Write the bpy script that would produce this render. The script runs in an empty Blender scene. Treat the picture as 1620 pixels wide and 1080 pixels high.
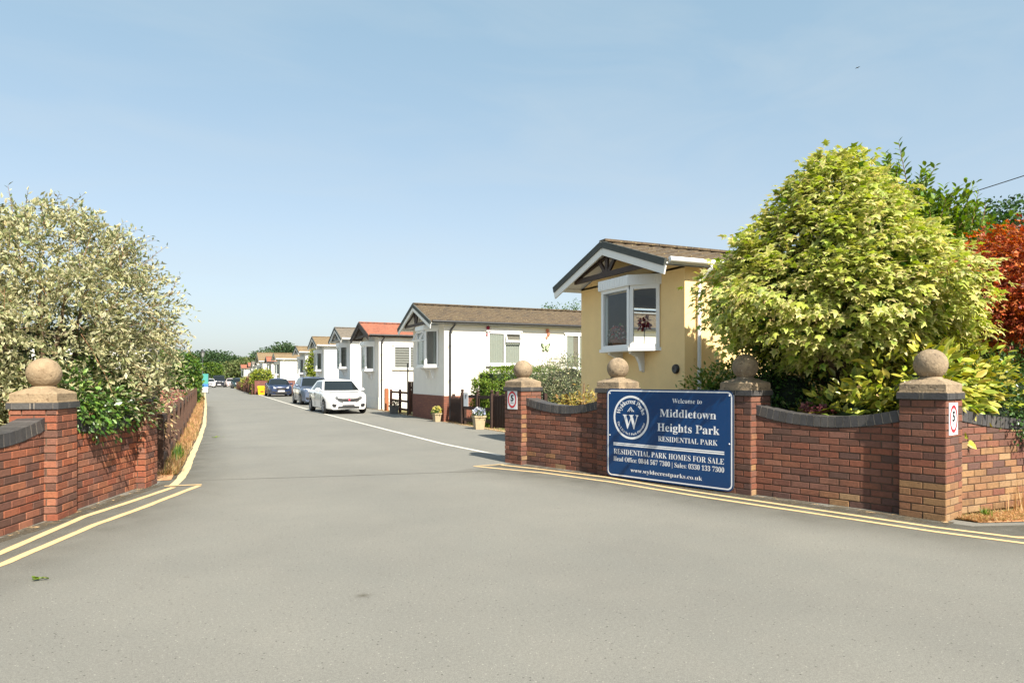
import bpy, math, random
import numpy as np
from mathutils import Vector, Matrix

# ------------------------------------------------------------------ camera, sky, sun, exposure
SC = bpy.context.scene
COL = bpy.context.collection
YAW = math.atan(485 / 1080)
cam_d = bpy.data.cameras.new("camera")
cam = bpy.data.objects.new("camera", cam_d)
COL.objects.link(cam)
cam.location = (0, 0, 1.5)
cam.rotation_euler = (math.radians(90), 0, -YAW)
cam_d.sensor_width = 36
cam_d.lens = 36 * 1080 / 1620
cam_d.shift_y = 58 / 1620
cam_d.clip_start = 0.05
cam_d.clip_end = 3000
SC.camera = cam

SUN_EL, SUN_AZ = math.radians(44), math.radians(6)      # azimuth measured from -Y towards +X
sun_vec = Vector((math.sin(SUN_AZ) * math.cos(SUN_EL), -math.cos(SUN_AZ) * math.cos(SUN_EL), math.sin(SUN_EL)))
sun_d = bpy.data.lights.new("sun", "SUN")
sun_d.energy = 4.2
sun_d.angle = math.radians(0.55)
sun_d.color = (1.0, 0.92, 0.78)
sun = bpy.data.objects.new("sun", sun_d)
COL.objects.link(sun)
sun.location = (0, -20, 30)
sun.rotation_euler = sun_vec.to_track_quat('Z', 'Y').to_euler()

W = bpy.data.worlds.new("World")
SC.world = W
W.use_nodes = True
wn, wl = W.node_tree.nodes, W.node_tree.links
bg = wn["Background"]
sky = wn.new("ShaderNodeTexSky")
sky.sky_type = 'NISHITA'
sky.sun_disc = False
sky.sun_elevation = SUN_EL
sky.sun_rotation = math.radians(174)
sky.air_density = 1.0
sky.dust_density = 2.2
sky.ozone_density = 1.6
tc = wn.new("ShaderNodeTexCoord")
mp = wn.new("ShaderNodeMapping")
mp.inputs['Rotation'].default_value = (0.25, 0.32, 0.5)
mp.inputs['Scale'].default_value = (1.1, 5.0, 9.0)
wl.new(tc.outputs['Generated'], mp.inputs['Vector'])
cn = wn.new("ShaderNodeTexNoise")
cn.inputs['Scale'].default_value = 1.3
cn.inputs['Detail'].default_value = 7
cn.inputs['Roughness'].default_value = 0.55
cn.inputs['Distortion'].default_value = 0.5
wl.new(mp.outputs[0], cn.inputs['Vector'])
cr = wn.new("ShaderNodeValToRGB")
cr.color_ramp.elements[0].position = 0.45
cr.color_ramp.elements[0].color = (0.0, 0.0, 0.0, 1)
cr.color_ramp.elements[1].position = 0.80
cr.color_ramp.elements[1].color = (0.30, 0.30, 0.30, 1)
wl.new(cn.outputs[0], cr.inputs[0])
veil = wn.new("ShaderNodeMixRGB")           # thin summer veil of high cloud
veil.inputs[0].default_value = 0.65
sxyz = wn.new("ShaderNodeSeparateXYZ")
wl.new(tc.outputs['Generated'], sxyz.inputs[0])
hz = wn.new("ShaderNodeMapRange")           # the veil whitens towards the horizon
hz.interpolation_type = 'SMOOTHSTEP'
hz.inputs[1].default_value, hz.inputs[2].default_value = -0.02, 0.50
hz.inputs[3].default_value, hz.inputs[4].default_value = 1.0, 0.0
wl.new(sxyz.outputs[2], hz.inputs[0])
hzc = wn.new("ShaderNodeMixRGB")
hzc.inputs[1].default_value = (1.60, 2.36, 2.72, 1)
hzc.inputs[2].default_value = (2.62, 2.84, 2.96, 1)
wl.new(hz.outputs[0], hzc.inputs[0])
wl.new(hzc.outputs[0], veil.inputs[2])
wl.new(sky.outputs[0], veil.inputs[1])
cmx = wn.new("ShaderNodeMixRGB")
cmx.inputs[2].default_value = (2.7, 3.0, 3.15, 1)
wl.new(cr.outputs[0], cmx.inputs[0])
wl.new(veil.outputs[0], cmx.inputs[1])
wl.new(cmx.outputs[0], bg.inputs['Color'])
bg.inputs['Strength'].default_value = 0.1

SC.view_settings.view_transform = 'Standard'
SC.view_settings.look = 'None'
SC.view_settings.exposure = 1.35
SC.view_settings.gamma = 1.0

# ------------------------------------------------------------------ helpers
rng = np.random.default_rng(11)
random.seed(5)


def L(r, g, b):
    f = lambda c: (c / 255 / 12.92) if c / 255 <= 0.04045 else ((c / 255 + 0.055) / 1.055) ** 2.4
    return (f(r), f(g), f(b))


def mat(name, col=(0.5, 0.5, 0.5), rough=0.75, var=0.12, scale=6.0, bump=0.0, bscale=60.0, metal=0.0,
        attr=False, spec=0.4, spots=None, coat=0.0):
    """Principled surface: base colour (or the mesh's own colours) varied by noise, optional spots of a second colour, bump."""
    m = bpy.data.materials.new(name)
    m.use_nodes = True
    n, l = m.node_tree.nodes, m.node_tree.links
    b = n["Principled BSDF"]
    b.inputs['Roughness'].default_value = rough
    b.inputs['Metallic'].default_value = metal
    b.inputs['Specular IOR Level'].default_value = spec
    if coat:
        b.inputs['Coat Weight'].default_value = coat
        b.inputs['Coat Roughness'].default_value = 0.04
    t = n.new("ShaderNodeTexCoord")
    if attr:
        a = n.new("ShaderNodeVertexColor")
        a.layer_name = "Col"
        src = a.outputs[0]
    else:
        a = n.new("ShaderNodeRGB")
        a.outputs[0].default_value = (*col, 1)
        src = a.outputs[0]
    if var > 0:
        nz = n.new("ShaderNodeTexNoise")
        nz.inputs['Scale'].default_value = scale
        nz.inputs['Detail'].default_value = 6
        nz.inputs['Roughness'].default_value = 0.65
        l.new(t.outputs['Object'], nz.inputs['Vector'])
        mr = n.new("ShaderNodeMapRange")
        mr.inputs[1].default_value = 0.25
        mr.inputs[2].default_value = 0.75
        mr.inputs[3].default_value = 1 - var
        mr.inputs[4].default_value = 1 + var
        l.new(nz.outputs[0], mr.inputs[0])
        mx = n.new("ShaderNodeMixRGB")
        mx.blend_type = 'MULTIPLY'
        mx.inputs[0].default_value = 1
        l.new(src, mx.inputs[1])
        l.new(mr.outputs[0], mx.inputs[2])
        src = mx.outputs[0]
    for (sc, lo, hi, scol) in (spots or []):
        nz2 = n.new("ShaderNodeTexNoise")
        nz2.inputs['Scale'].default_value = sc
        nz2.inputs['Detail'].default_value = 5
        nz2.inputs['Roughness'].default_value = 0.7
        l.new(t.outputs['Object'], nz2.inputs['Vector'])
        r2 = n.new("ShaderNodeMapRange")
        r2.inputs[1].default_value = lo
        r2.inputs[2].default_value = hi
        l.new(nz2.outputs[0], r2.inputs[0])
        m2 = n.new("ShaderNodeMixRGB")
        m2.inputs[2].default_value = (*scol, 1)
        l.new(r2.outputs[0], m2.inputs[0])
        l.new(src, m2.inputs[1])
        src = m2.outputs[0]
    l.new(src, b.inputs['Base Color'])
    if bump > 0:
        nb = n.new("ShaderNodeTexNoise")
        nb.inputs['Scale'].default_value = bscale
        nb.inputs['Detail'].default_value = 5
        l.new(t.outputs['Object'], nb.inputs['Vector'])
        bp = n.new("ShaderNodeBump")
        bp.inputs['Strength'].default_value = bump
        bp.inputs['Distance'].default_value = 0.02
        l.new(nb.outputs[0], bp.inputs['Height'])
        l.new(bp.outputs[0], b.inputs['Normal'])
    return m


def leaf_mat(name, trans=0.3, rough=0.5, spec=0.35):
    m = bpy.data.materials.new(name)
    m.use_nodes = True
    n, l = m.node_tree.nodes, m.node_tree.links
    b = n["Principled BSDF"]
    b.inputs['Roughness'].default_value = rough
    b.inputs['Specular IOR Level'].default_value = spec
    a = n.new("ShaderNodeVertexColor")
    a.layer_name = "Col"
    l.new(a.outputs[0], b.inputs['Base Color'])
    tr = n.new("ShaderNodeBsdfTranslucent")
    hs = n.new("ShaderNodeHueSaturation")
    hs.inputs['Saturation'].default_value = 1.15
    hs.inputs['Value'].default_value = 1.1
    l.new(a.outputs[0], hs.inputs['Color'])
    l.new(hs.outputs[0], tr.inputs['Color'])
    mx = n.new("ShaderNodeMixShader")
    mx.inputs[0].default_value = trans
    l.new(b.outputs[0], mx.inputs[1])
    l.new(tr.outputs[0], mx.inputs[2])
    l.new(mx.outputs[0], n["Material Output"].inputs[0])
    return m


def glass_mat(name, tint=(0.85, 0.9, 0.9), base=0.10):
    m = bpy.data.materials.new(name)
    m.use_nodes = True
    n, l = m.node_tree.nodes, m.node_tree.links
    n.remove(n["Principled BSDF"])
    tr = n.new("ShaderNodeBsdfTransparent")
    tr.inputs[0].default_value = (*tint, 1)
    gl = n.new("ShaderNodeBsdfGlossy")
    gl.inputs['Roughness'].default_value = 0.02
    ge = n.new("ShaderNodeNewGeometry")             # reflectance grows towards grazing angles, the same from both sides
    dt = n.new("ShaderNodeVectorMath"); dt.operation = 'DOT_PRODUCT'
    l.new(ge.outputs['Normal'], dt.inputs[0]); l.new(ge.outputs['Incoming'], dt.inputs[1])

    def mth(op, a, b=None):
        q = n.new("ShaderNodeMath"); q.operation = op
        for i, x in enumerate((a, b)):
            if x is None: continue
            if isinstance(x, (int, float)): q.inputs[i].default_value = x
            else: l.new(x, q.inputs[i])
        return q
    ad = mth('ADD', mth('MULTIPLY', mth('POWER', mth('SUBTRACT', 1.0, mth('ABSOLUTE', dt.outputs['Value']).outputs[0]).outputs[0], 4.0).outputs[0], 0.85).outputs[0], base)
    mx = n.new("ShaderNodeMixShader")
    l.new(ad.outputs[0], mx.inputs[0])
    l.new(tr.outputs[0], mx.inputs[1])
    l.new(gl.outputs[0], mx.inputs[2])
    l.new(mx.outputs[0], n["Material Output"].inputs[0])
    return m


def tag(o, label=None, cat=None, group=None, kind=None):
    if label: o["label"] = label
    if cat: o["category"] = cat
    if group: o["group"] = group
    if kind: o["kind"] = kind
    return o


def empty(name, loc=(0, 0, 0), rz=0.0, label=None, cat=None, group=None):
    o = bpy.data.objects.new(name, None)
    o.empty_display_size = 0.2
    COL.objects.link(o)
    o.location = loc
    o.rotation_euler = (0, 0, rz)
    return tag(o, label, cat, group, "thing")


def link_mesh(name, me, mats, parent=None, loc=None):
    for mm in (mats if isinstance(mats, (list, tuple)) else [mats]):
        me.materials.append(mm)
    o = bpy.data.objects.new(name, me)
    COL.objects.link(o)
    if parent is not None: o.parent = parent
    if loc is not None: o.location = loc
    return o


def copy_tree(o, parent=None):
    c = o.copy()
    COL.objects.link(c)
    c.parent = parent
    for ch in [x for x in bpy.data.objects if x.parent == o]:
        copy_tree(ch, c)
    return c


class MB:
    """Collects shapes into ONE mesh."""
    def __init__(s):
        s.v, s.f, s.mi, s.c, s.sm = [], [], [], [], []
        s.col = (0.5, 0.5, 0.5)
        s.m = 0
        s.smooth = False

    def vert(s, p):
        s.v.append(tuple(p)); s.c.append(s.col)
        return len(s.v) - 1

    def face(s, idx):
        s.f.append(tuple(idx)); s.mi.append(s.m); s.sm.append(s.smooth)

    def poly(s, pts):
        s.face([s.vert(p) for p in pts])

    def obox(s, c, ax, ay, az):
        """box at c with half-axis vectors ax, ay, az"""
        c, ax, ay, az = map(Vector, (c, ax, ay, az))
        b = [s.vert(c + sx * ax + sy * ay + sz * az) for sz in (-1, 1) for sy in (-1, 1) for sx in (-1, 1)]
        flip = ax.cross(ay).dot(az) < 0
        for q in ((0, 2, 3, 1), (4, 5, 7, 6), (0, 1, 5, 4), (2, 6, 7, 3), (0, 4, 6, 2), (1, 3, 7, 5)):
            s.face([b[i] for i in (q[::-1] if flip else q)])

    def box(s, x0, x1, y0, y1, z0, z1):
        s.obox(((x0 + x1) / 2, (y0 + y1) / 2, (z0 + z1) / 2), ((x1 - x0) / 2, 0, 0), (0, (y1 - y0) / 2, 0), (0, 0, (z1 - z0) / 2))

    def beam(s, p, q, w, h, up=(0, 0, 1)):
        p, q, up = Vector(p), Vector(q), Vector(up)
        d = q - p
        side = d.cross(up).normalized()
        u2 = side.cross(d).normalized()
        s.obox((p + q) / 2, d / 2, side * (w / 2), u2 * (h / 2))

    def tube(s, pts, r, n=8, caps=True):
        pts = [Vector(p) for p in pts]
        rs = r if isinstance(r, (list, tuple)) else [r] * len(pts)
        rings = []
        for i, p in enumerate(pts):
            d = (pts[min(i + 1, len(pts) - 1)] - pts[max(i - 1, 0)]).normalized()
            a = d.cross(Vector((0, 0, 1)) if abs(d.z) < 0.9 else Vector((1, 0, 0))).normalized()
            b = d.cross(a)
            rings.append([s.vert(p + rs[i] * (math.cos(t) * a + math.sin(t) * b)) for t in [2 * math.pi * k / n for k in range(n)]])
        for i in range(len(rings) - 1):
            for k in range(n):
                s.face((rings[i][k], rings[i + 1][k], rings[i + 1][(k + 1) % n], rings[i][(k + 1) % n]))
        if caps:
            s.face(rings[0]); s.face(rings[-1][::-1])

    def lathe(s, prof, c=(0, 0, 0), n=24, ax=(1, 0, 0), ay=(0, 1, 0), az=(0, 0, 1)):
        c, ax, ay, az = map(Vector, (c, ax, ay, az))
        rings = []
        for (r, z) in prof:
            rings.append([s.vert(c + r * math.cos(t) * ax + r * math.sin(t) * ay + z * az) for t in [2 * math.pi * k / n for k in range(n)]])
        for i in range(len(rings) - 1):
            for k in range(n):
                s.face((rings[i][k], rings[i][(k + 1) % n], rings[i + 1][(k + 1) % n], rings[i + 1][k]))

    def ball(s, c, rx, ry, rz, n=14, m=9):
        prof = [(max(1e-4, math.sin(math.pi * i / m)), -math.cos(math.pi * i / m)) for i in range(m + 1)]
        s.lathe(prof, c, n, (rx, 0, 0), (0, ry, 0), (0, 0, rz))

    def ring(s, c, r0, r1, ax, ay, n=48):
        c, ax, ay = map(Vector, (c, ax, ay))
        a = [s.vert(c + r0 * (math.cos(t) * ax + math.sin(t) * ay)) for t in [2 * math.pi * k / n for k in range(n)]]
        b = [s.vert(c + r1 * (math.cos(t) * ax + math.sin(t) * ay)) for t in [2 * math.pi * k / n for k in range(n)]]
        for k in range(n):
            s.face((a[k], b[k], b[(k + 1) % n], a[(k + 1) % n]))

    def disc(s, c, r, ax, ay, n=32):
        c, ax, ay = map(Vector, (c, ax, ay))
        s.poly([c + r * (math.cos(t) * ax + math.sin(t) * ay) for t in [2 * math.pi * k / n for k in range(n)]])

    def build(s, name, mats, parent=None, loc=None, smooth=None, sharp=None):
        me = bpy.data.meshes.new(name)
        me.from_pydata(s.v, [], s.f)
        at = me.color_attributes.new("Col", 'FLOAT_COLOR', 'POINT')
        if s.c:
            at.data.foreach_set("color", np.array([(*c, 1.0) for c in s.c], dtype=np.float32).ravel())
        me.polygons.foreach_set("material_index", s.mi)
        me.polygons.foreach_set("use_smooth", [True] * len(s.f) if smooth else s.sm)
        if sharp: me.set_sharp_from_angle(angle=math.radians(sharp))
        me.update()
        return link_mesh(name, me, mats, parent, loc)


def np_mesh(name, V, F, C, mats, parent=None, smooth=True):
    """fast mesh from numpy arrays; F is (m,k)"""
    me = bpy.data.meshes.new(name)
    V = np.asarray(V, np.float32); F = np.asarray(F, np.int32)
    me.vertices.add(len(V)); me.vertices.foreach_set("co", V.ravel())
    k = F.shape[1]
    me.loops.add(F.size); me.loops.foreach_set("vertex_index", F.ravel())
    me.polygons.add(len(F))
    me.polygons.foreach_set("loop_start", np.arange(len(F), dtype=np.int32) * k)
    me.polygons.foreach_set("use_smooth", np.full(len(F), smooth))
    at = me.color_attributes.new("Col", 'FLOAT_COLOR', 'POINT')
    at.data.foreach_set("color", np.concatenate([np.asarray(C, np.float32), np.ones((len(V), 1), np.float32)], 1).ravel())
    me.update(calc_edges=True)
    me.validate()
    return link_mesh(name, me, mats, parent)


def nrm(a):
    return a / np.maximum(np.linalg.norm(a, axis=1, keepdims=True), 1e-6)


# leaf outlines: (x, y, z, rim) with y from stalk to tip; triangles
_r = [(0, 0, 0, .3), (.40, -.06, -.10, 1), (.22, .20, -.03, .55), (.56, .44, -.12, 1), (.22, .52, -.04, .55), (0, 1.0, -.20, 1)]
MAPLE_V = np.array([(0, .34, .03, 0)] + _r + [(-x, y, z, k) for (x, y, z, k) in _r[-2:0:-1]])
MAPLE_F = np.array([(0, i, i % 10 + 1) for i in range(1, 11)])
OVAL_V = np.array([(0, 0, 0, .2), (.22, .35, .05, 1), (.17, .7, .04, 1), (0, 1, -.06, .8), (-.17, .7, .04, 1), (-.22, .35, .05, 1), (0, .5, -.01, 0)])
OVAL_F = np.array([(6, 0, 1), (6, 1, 2), (6, 2, 3), (6, 3, 4), (6, 4, 5), (6, 5, 0)])
LANCE_V = np.array([(0, 0, 0, .2), (.19, .45, .05, 1), (0, 1, -.05, .7), (-.19, .45, .05, 1), (0, .48, -.02, 0)])
LANCE_F = np.array([(4, 0, 1), (4, 1, 2), (4, 2, 3), (4, 3, 0)])
TUFT_V = np.array([(0, 0, 0, 0), (.5, .45, .1, .6), (.1, 1, -.1, 1), (-.5, .55, .08, .6)])
TUFT_F = np.array([(0, 1, 2), (0, 2, 3)])
FINE_V = np.array([(0, .3, 0, 0), (.5, .1, -.1, 1), (.12, .35, 0, .4), (.45, .7, -.1, 1), (0, 1, -.15, 1), (-.12, .35, 0, .4), (-.45, .75, -.1, 1), (-.5, .1, -.1, 1)])
FINE_F = np.array([(0, 1, 2), (0, 2, 3), (0, 3, 4), (0, 4, 5), (0, 5, 6), (0, 6, 7)])
SHAPES = dict(maple=(MAPLE_V, MAPLE_F), oval=(OVAL_V, OVAL_F), lance=(LANCE_V, LANCE_F), tuft=(TUFT_V, TUFT_F), fine=(FINE_V, FINE_F))


def leaves(name, pos, axis, norm, size, shape, inner, outer, m, parent, var=0.25, hue=0.08):
    """one mesh of many leaves; inner/outer are lists of colours drawn at random per leaf"""
    T, F = SHAPES[shape]
    N = len(pos); K = len(T)
    Y = nrm(axis)
    X = nrm(np.cross(Y, norm)); Z = np.cross(X, Y)
    size = np.broadcast_to(np.asarray(size, float).reshape(-1, 1, 1), (N, 1, 1))
    bend = rng.normal(1, 0.5, (N, 1, 1))
    V = pos[:, None, :] + size * (T[None, :, 0:1] * X[:, None, :] + T[None, :, 1:2] * Y[:, None, :] + bend * T[None, :, 2:3] * Z[:, None, :])
    ci = np.array(inner)[rng.integers(0, len(inner), N)]
    co = np.array(outer)[rng.integers(0, len(outer), N)]
    br = rng.normal(1, var, (N, 1)).clip(0.45, 1.7)
    hv = 1 + rng.normal(0, hue, (N, 3))
    ci, co = ci * br * hv, co * br * hv
    k = T[None, :, 3:4]
    C = (ci[:, None, :] * (1 - k) + co[:, None, :] * k).clip(0.002, 0.95)
    FF = (F[None] + (np.arange(N) * K)[:, None, None]).reshape(-1, 3)
    return np_mesh(name, V.reshape(-1, 3), FF, C.reshape(-1, 3), m, parent)


def rand_dirs(n):
    return nrm(rng.normal(size=(n, 3)))


def blob_points(blobs, n, depth=0.35, zmin=None):
    """n points near the surface of a union of ellipsoids (cx,cy,cz,rx,ry,rz), with outward directions"""
    B = np.array(blobs, float)
    area = (B[:, 3] * B[:, 4] * B[:, 5]) ** (2 / 3)
    P, D = [], []
    tot = 0
    while tot < n:
        k = rng.choice(len(B), 2 * n, p=area / area.sum())
        d = rand_dirs(2 * n)
        s = 1 - depth * rng.random((2 * n, 1)) ** 1.6
        p = B[k, :3] + d * B[k, 3:] * s
        q = np.full(len(p), False)
        for j in range(len(B)):
            e = (((p - B[j, :3]) / B[j, 3:]) ** 2).sum(1)
            q |= (e < (1 - depth) ** 2 * 0.95) & (k != j)
        ok = ~q
        if zmin is not None: ok &= p[:, 2] > zmin
        P.append(p[ok]); D.append(nrm(d / B[k, 3:])[ok])
        tot += ok.sum()
    return np.concatenate(P)[:n], np.concatenate(D)[:n]


def spray(P, D, per, spread, up=0.5, rnd=0.5, flat=1.0, hang=None):
    """per leaves round each clump point: positions, axes and normals of leaves that hang outward in layers"""
    N = len(P) * per
    c = np.repeat(P, per, 0); d = np.repeat(D, per, 0)
    off = rng.normal(size=(N, 3)).clip(-1.7, 1.7) * spread * np.array([1, 1, flat])
    pos = c + off
    U = np.array([0, 0, 1.0])
    axis = nrm(off / max(spread, 1e-6) * 0.6 + d * 0.8 + rng.normal(size=(N, 3)) * 0.4 - U * 0.35)
    norm = nrm(d * 0.7 + U * up + rng.normal(size=(N, 3)) * rnd)
    if hang is not None:
        axis = nrm(d * 0.75 - U * hang + off / max(spread, 1e-6) * 0.25 + rng.normal(size=(N, 3)) * 0.35)
        norm = nrm(d * 0.45 + U * up + rng.normal(size=(N, 3)) * rnd)
    return pos, axis, norm


def shoots(P, D, n_leaf, length, droop=0.25, wob=0.15, gap0=0.1):
    """leafy shoots from points P along D: leaf positions, axes, normals plus the shoot paths"""
    S = len(P)
    Ls = np.asarray(length) * rng.uniform(0.6, 1.3, (S, 1))
    t = np.linspace(gap0, 1, n_leaf)[None, :, None]
    dirs = nrm(D + rng.normal(size=(S, 3)) * wob)
    path = P[:, None, :] + dirs[:, None, :] * (t * Ls[:, None, :]) + np.array([0, 0, -1.0]) * (droop * (t ** 2) * Ls[:, None, :])
    side = nrm(np.cross(dirs, rand_dirs(S)))
    alt = np.where(np.arange(n_leaf) % 2 == 0, 1.0, -1.0)[None, :, None]
    ang = rng.normal(0, 0.5, (S, n_leaf, 1))
    up2 = np.cross(dirs, side)
    sd = side[:, None, :] * np.cos(ang) * alt + up2[:, None, :] * np.sin(ang)
    axis = (dirs[:, None, :] * 0.7 + sd * 0.8).reshape(-1, 3)
    nn = (np.array([0, 0, 0.8]) + rng.normal(size=(S, n_leaf, 3)) * 0.5 + D[:, None, :] * 0.4).reshape(-1, 3)
    ends = np.stack([P, path[:, n_leaf // 2], path[:, -1]], 1)
    return path.reshape(-1, 3), nrm(axis), nrm(nn), ends


def twig_mesh(name, ends, r, m, parent):
    mb = MB()
    for e in ends:
        mb.tube([e[0], e[1], e[2]], [r, r * 0.75, r * 0.4], n=3, caps=False)
    return tag(mb.build(name, m, parent), kind='stuff')


def limbs(mb, base, tips, r0, split=0.35, seed=1):
    """tapered trunk rising from base with limbs to the given tips"""
    rr = random.Random(seed)
    base = Vector(base)
    tips = [Vector(t) for t in tips]
    top = Vector((base.x, base.y, base.z)) + (sum(tips, Vector()) / len(tips) - base) * split
    mb.tube([base, base.lerp(top, 0.5) + Vector((rr.uniform(-.04, .04), rr.uniform(-.04, .04), 0)), top], [r0, r0 * 0.85, r0 * 0.7], n=9)
    for t in tips:
        mid = top.lerp(t, 0.5) + Vector((rr.uniform(-.1, .1), rr.uniform(-.1, .1), rr.uniform(0.0, .15))) * (t - top).length * 0.6
        mb.tube([top, mid, t], [r0 * 0.5, r0 * 0.3, r0 * 0.08], n=6)


# ------------------------------------------------------------------ materials
M = {}
M['white_paint'] = mat('white_paint', (0.78, 0.77, 0.74), 0.45, 0.03, 3)
M['upvc'] = mat('upvc', (0.80, 0.80, 0.79), 0.3, 0.02, 3)
M['black_plastic'] = mat('black_plastic', (0.03, 0.03, 0.032), 0.4, 0.1, 9)
M['brown_paint'] = mat('brown_paint', (0.045, 0.027, 0.02), 0.6, 0.25, 9)
M['dark_metal'] = mat('dark_metal', (0.03, 0.03, 0.032), 0.5, 0.1, 9)
M['render_cream'] = mat('render_cream', (0.76, 0.72, 0.65), 0.85, 0.05, 2.5, 0.25, 45, spots=[(0.9, 0.62, 0.85, (0.62, 0.57, 0.49))])
M['render_white'] = mat('render_white', (0.78, 0.77, 0.74), 0.85, 0.04, 2.5, 0.2, 45)
M['render_yellow'] = mat('render_yellow', L(243, 210, 152), 0.9, 0.06, 2.2, 0.35, 55, spots=[(7, 0.66, 0.72, L(205, 166, 104)), (1.2, 0.6, 0.9, L(222, 188, 126))])
M['interior'] = mat('interior', (0.20, 0.17, 0.14), 0.9, 0.1, 3)
M['curtain'] = mat('curtain', (0.30, 0.30, 0.265), 0.9, 0.08, 14)
M['blind'] = mat('blind', (0.20, 0.19, 0.175), 0.7, 0.08, 14)
M['glass'] = glass_mat('glass', base=0.06)
M['stone'] = mat('stone', L(142, 125, 103), 0.92, 0.28, 9, 0.5, 40, spots=[(4, 0.48, 0.72, L(104, 92, 78)), (22, 0.58, 0.64, L(88, 76, 64)), (30, 0.65, 0.68, L(214, 206, 192)), (12, 0.66, 0.74, L(156, 150, 104))])
M['stone_sunlit'] = mat('stone_sunlit', L(143, 124, 99), 0.92, 0.25, 9, 0.5, 40, spots=[(5, 0.5, 0.78, L(124, 104, 80)), (22, 0.58, 0.65, L(108, 88, 66)), (30, 0.66, 0.69, L(206, 194, 170))])  # sunlit copy of the stone: warmth of the sun put into its colour
M['brick'] = mat('brick', (0.3, 0.1, 0.06), 0.88, 0.22, 30, 0.45, 90, attr=True, spots=[(2.2, 0.52, 0.80, L(78, 58, 50)), (9, 0.64, 0.80, L(136, 106, 88)), (28, 0.66, 0.72, L(70, 52, 46))])
M['mortar'] = mat('mortar', L(92, 78, 66), 0.95, 0.25, 20, 0.4, 80)
M['blue_brick'] = mat('blue_brick', (0.05, 0.05, 0.055), 0.6, 0.25, 20, 0.3, 70, attr=True)
M['pale_mortar'] = mat('pale_mortar', L(150, 140, 128), 0.95, 0.2, 20)
M['sign_blue'] = mat('sign_blue', L(5, 56, 104), 0.34, 0.05, 2, spec=0.5)
M['sign_white'] = mat('sign_white', (0.74, 0.75, 0.77), 0.4, 0.03, 4)
M['sign_back'] = mat('sign_back', (0.12, 0.13, 0.14), 0.5, 0.1, 4, metal=0.5)
M['red'] = mat('red_print', L(200, 40, 54), 0.4, 0.05, 4)
M['black'] = mat('black_print', (0.015, 0.015, 0.02), 0.45, 0.0)
M['grey_print'] = mat('grey_print', (0.22, 0.22, 0.24), 0.45, 0.0)
M['bark'] = mat('bark', L(110, 92, 74), 0.9, 0.35, 14, 0.6, 40)
M['twig'] = mat('twig', L(128, 92, 66), 0.85, 0.25, 20)
M['leaf'] = leaf_mat('leaf', 0.36)
M['leaf_gloss'] = leaf_mat('leaf_gloss', 0.18, 0.32, 0.5)
M['leaf_far'] = leaf_mat('leaf_far', 0.25, 0.7, 0.2)
M['soil'] = mat('soil', L(96, 78, 58), 0.95, 0.3, 8, 0.5, 30)
M['wood_brown'] = mat('wood_brown', L(84, 56, 44), 0.85, 0.3, 12, 0.3, 50)
M['wood_dark'] = mat('wood_dark', L(58, 42, 36), 0.85, 0.3, 12, 0.3, 50)
M['wood_orange'] = mat('wood_orange', L(150, 92, 60), 0.85, 0.2, 12, 0.3, 50)
M['wood_red'] = mat('wood_red', L(76, 56, 46), 0.85, 0.2, 12, 0.3, 50)
M['terracotta'] = mat('pale_pot', L(168, 150, 122), 0.9, 0.15, 9, 0.3, 40)
M['pot_dark'] = mat('dark_pot', L(100, 98, 94), 0.9, 0.15, 9)

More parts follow.
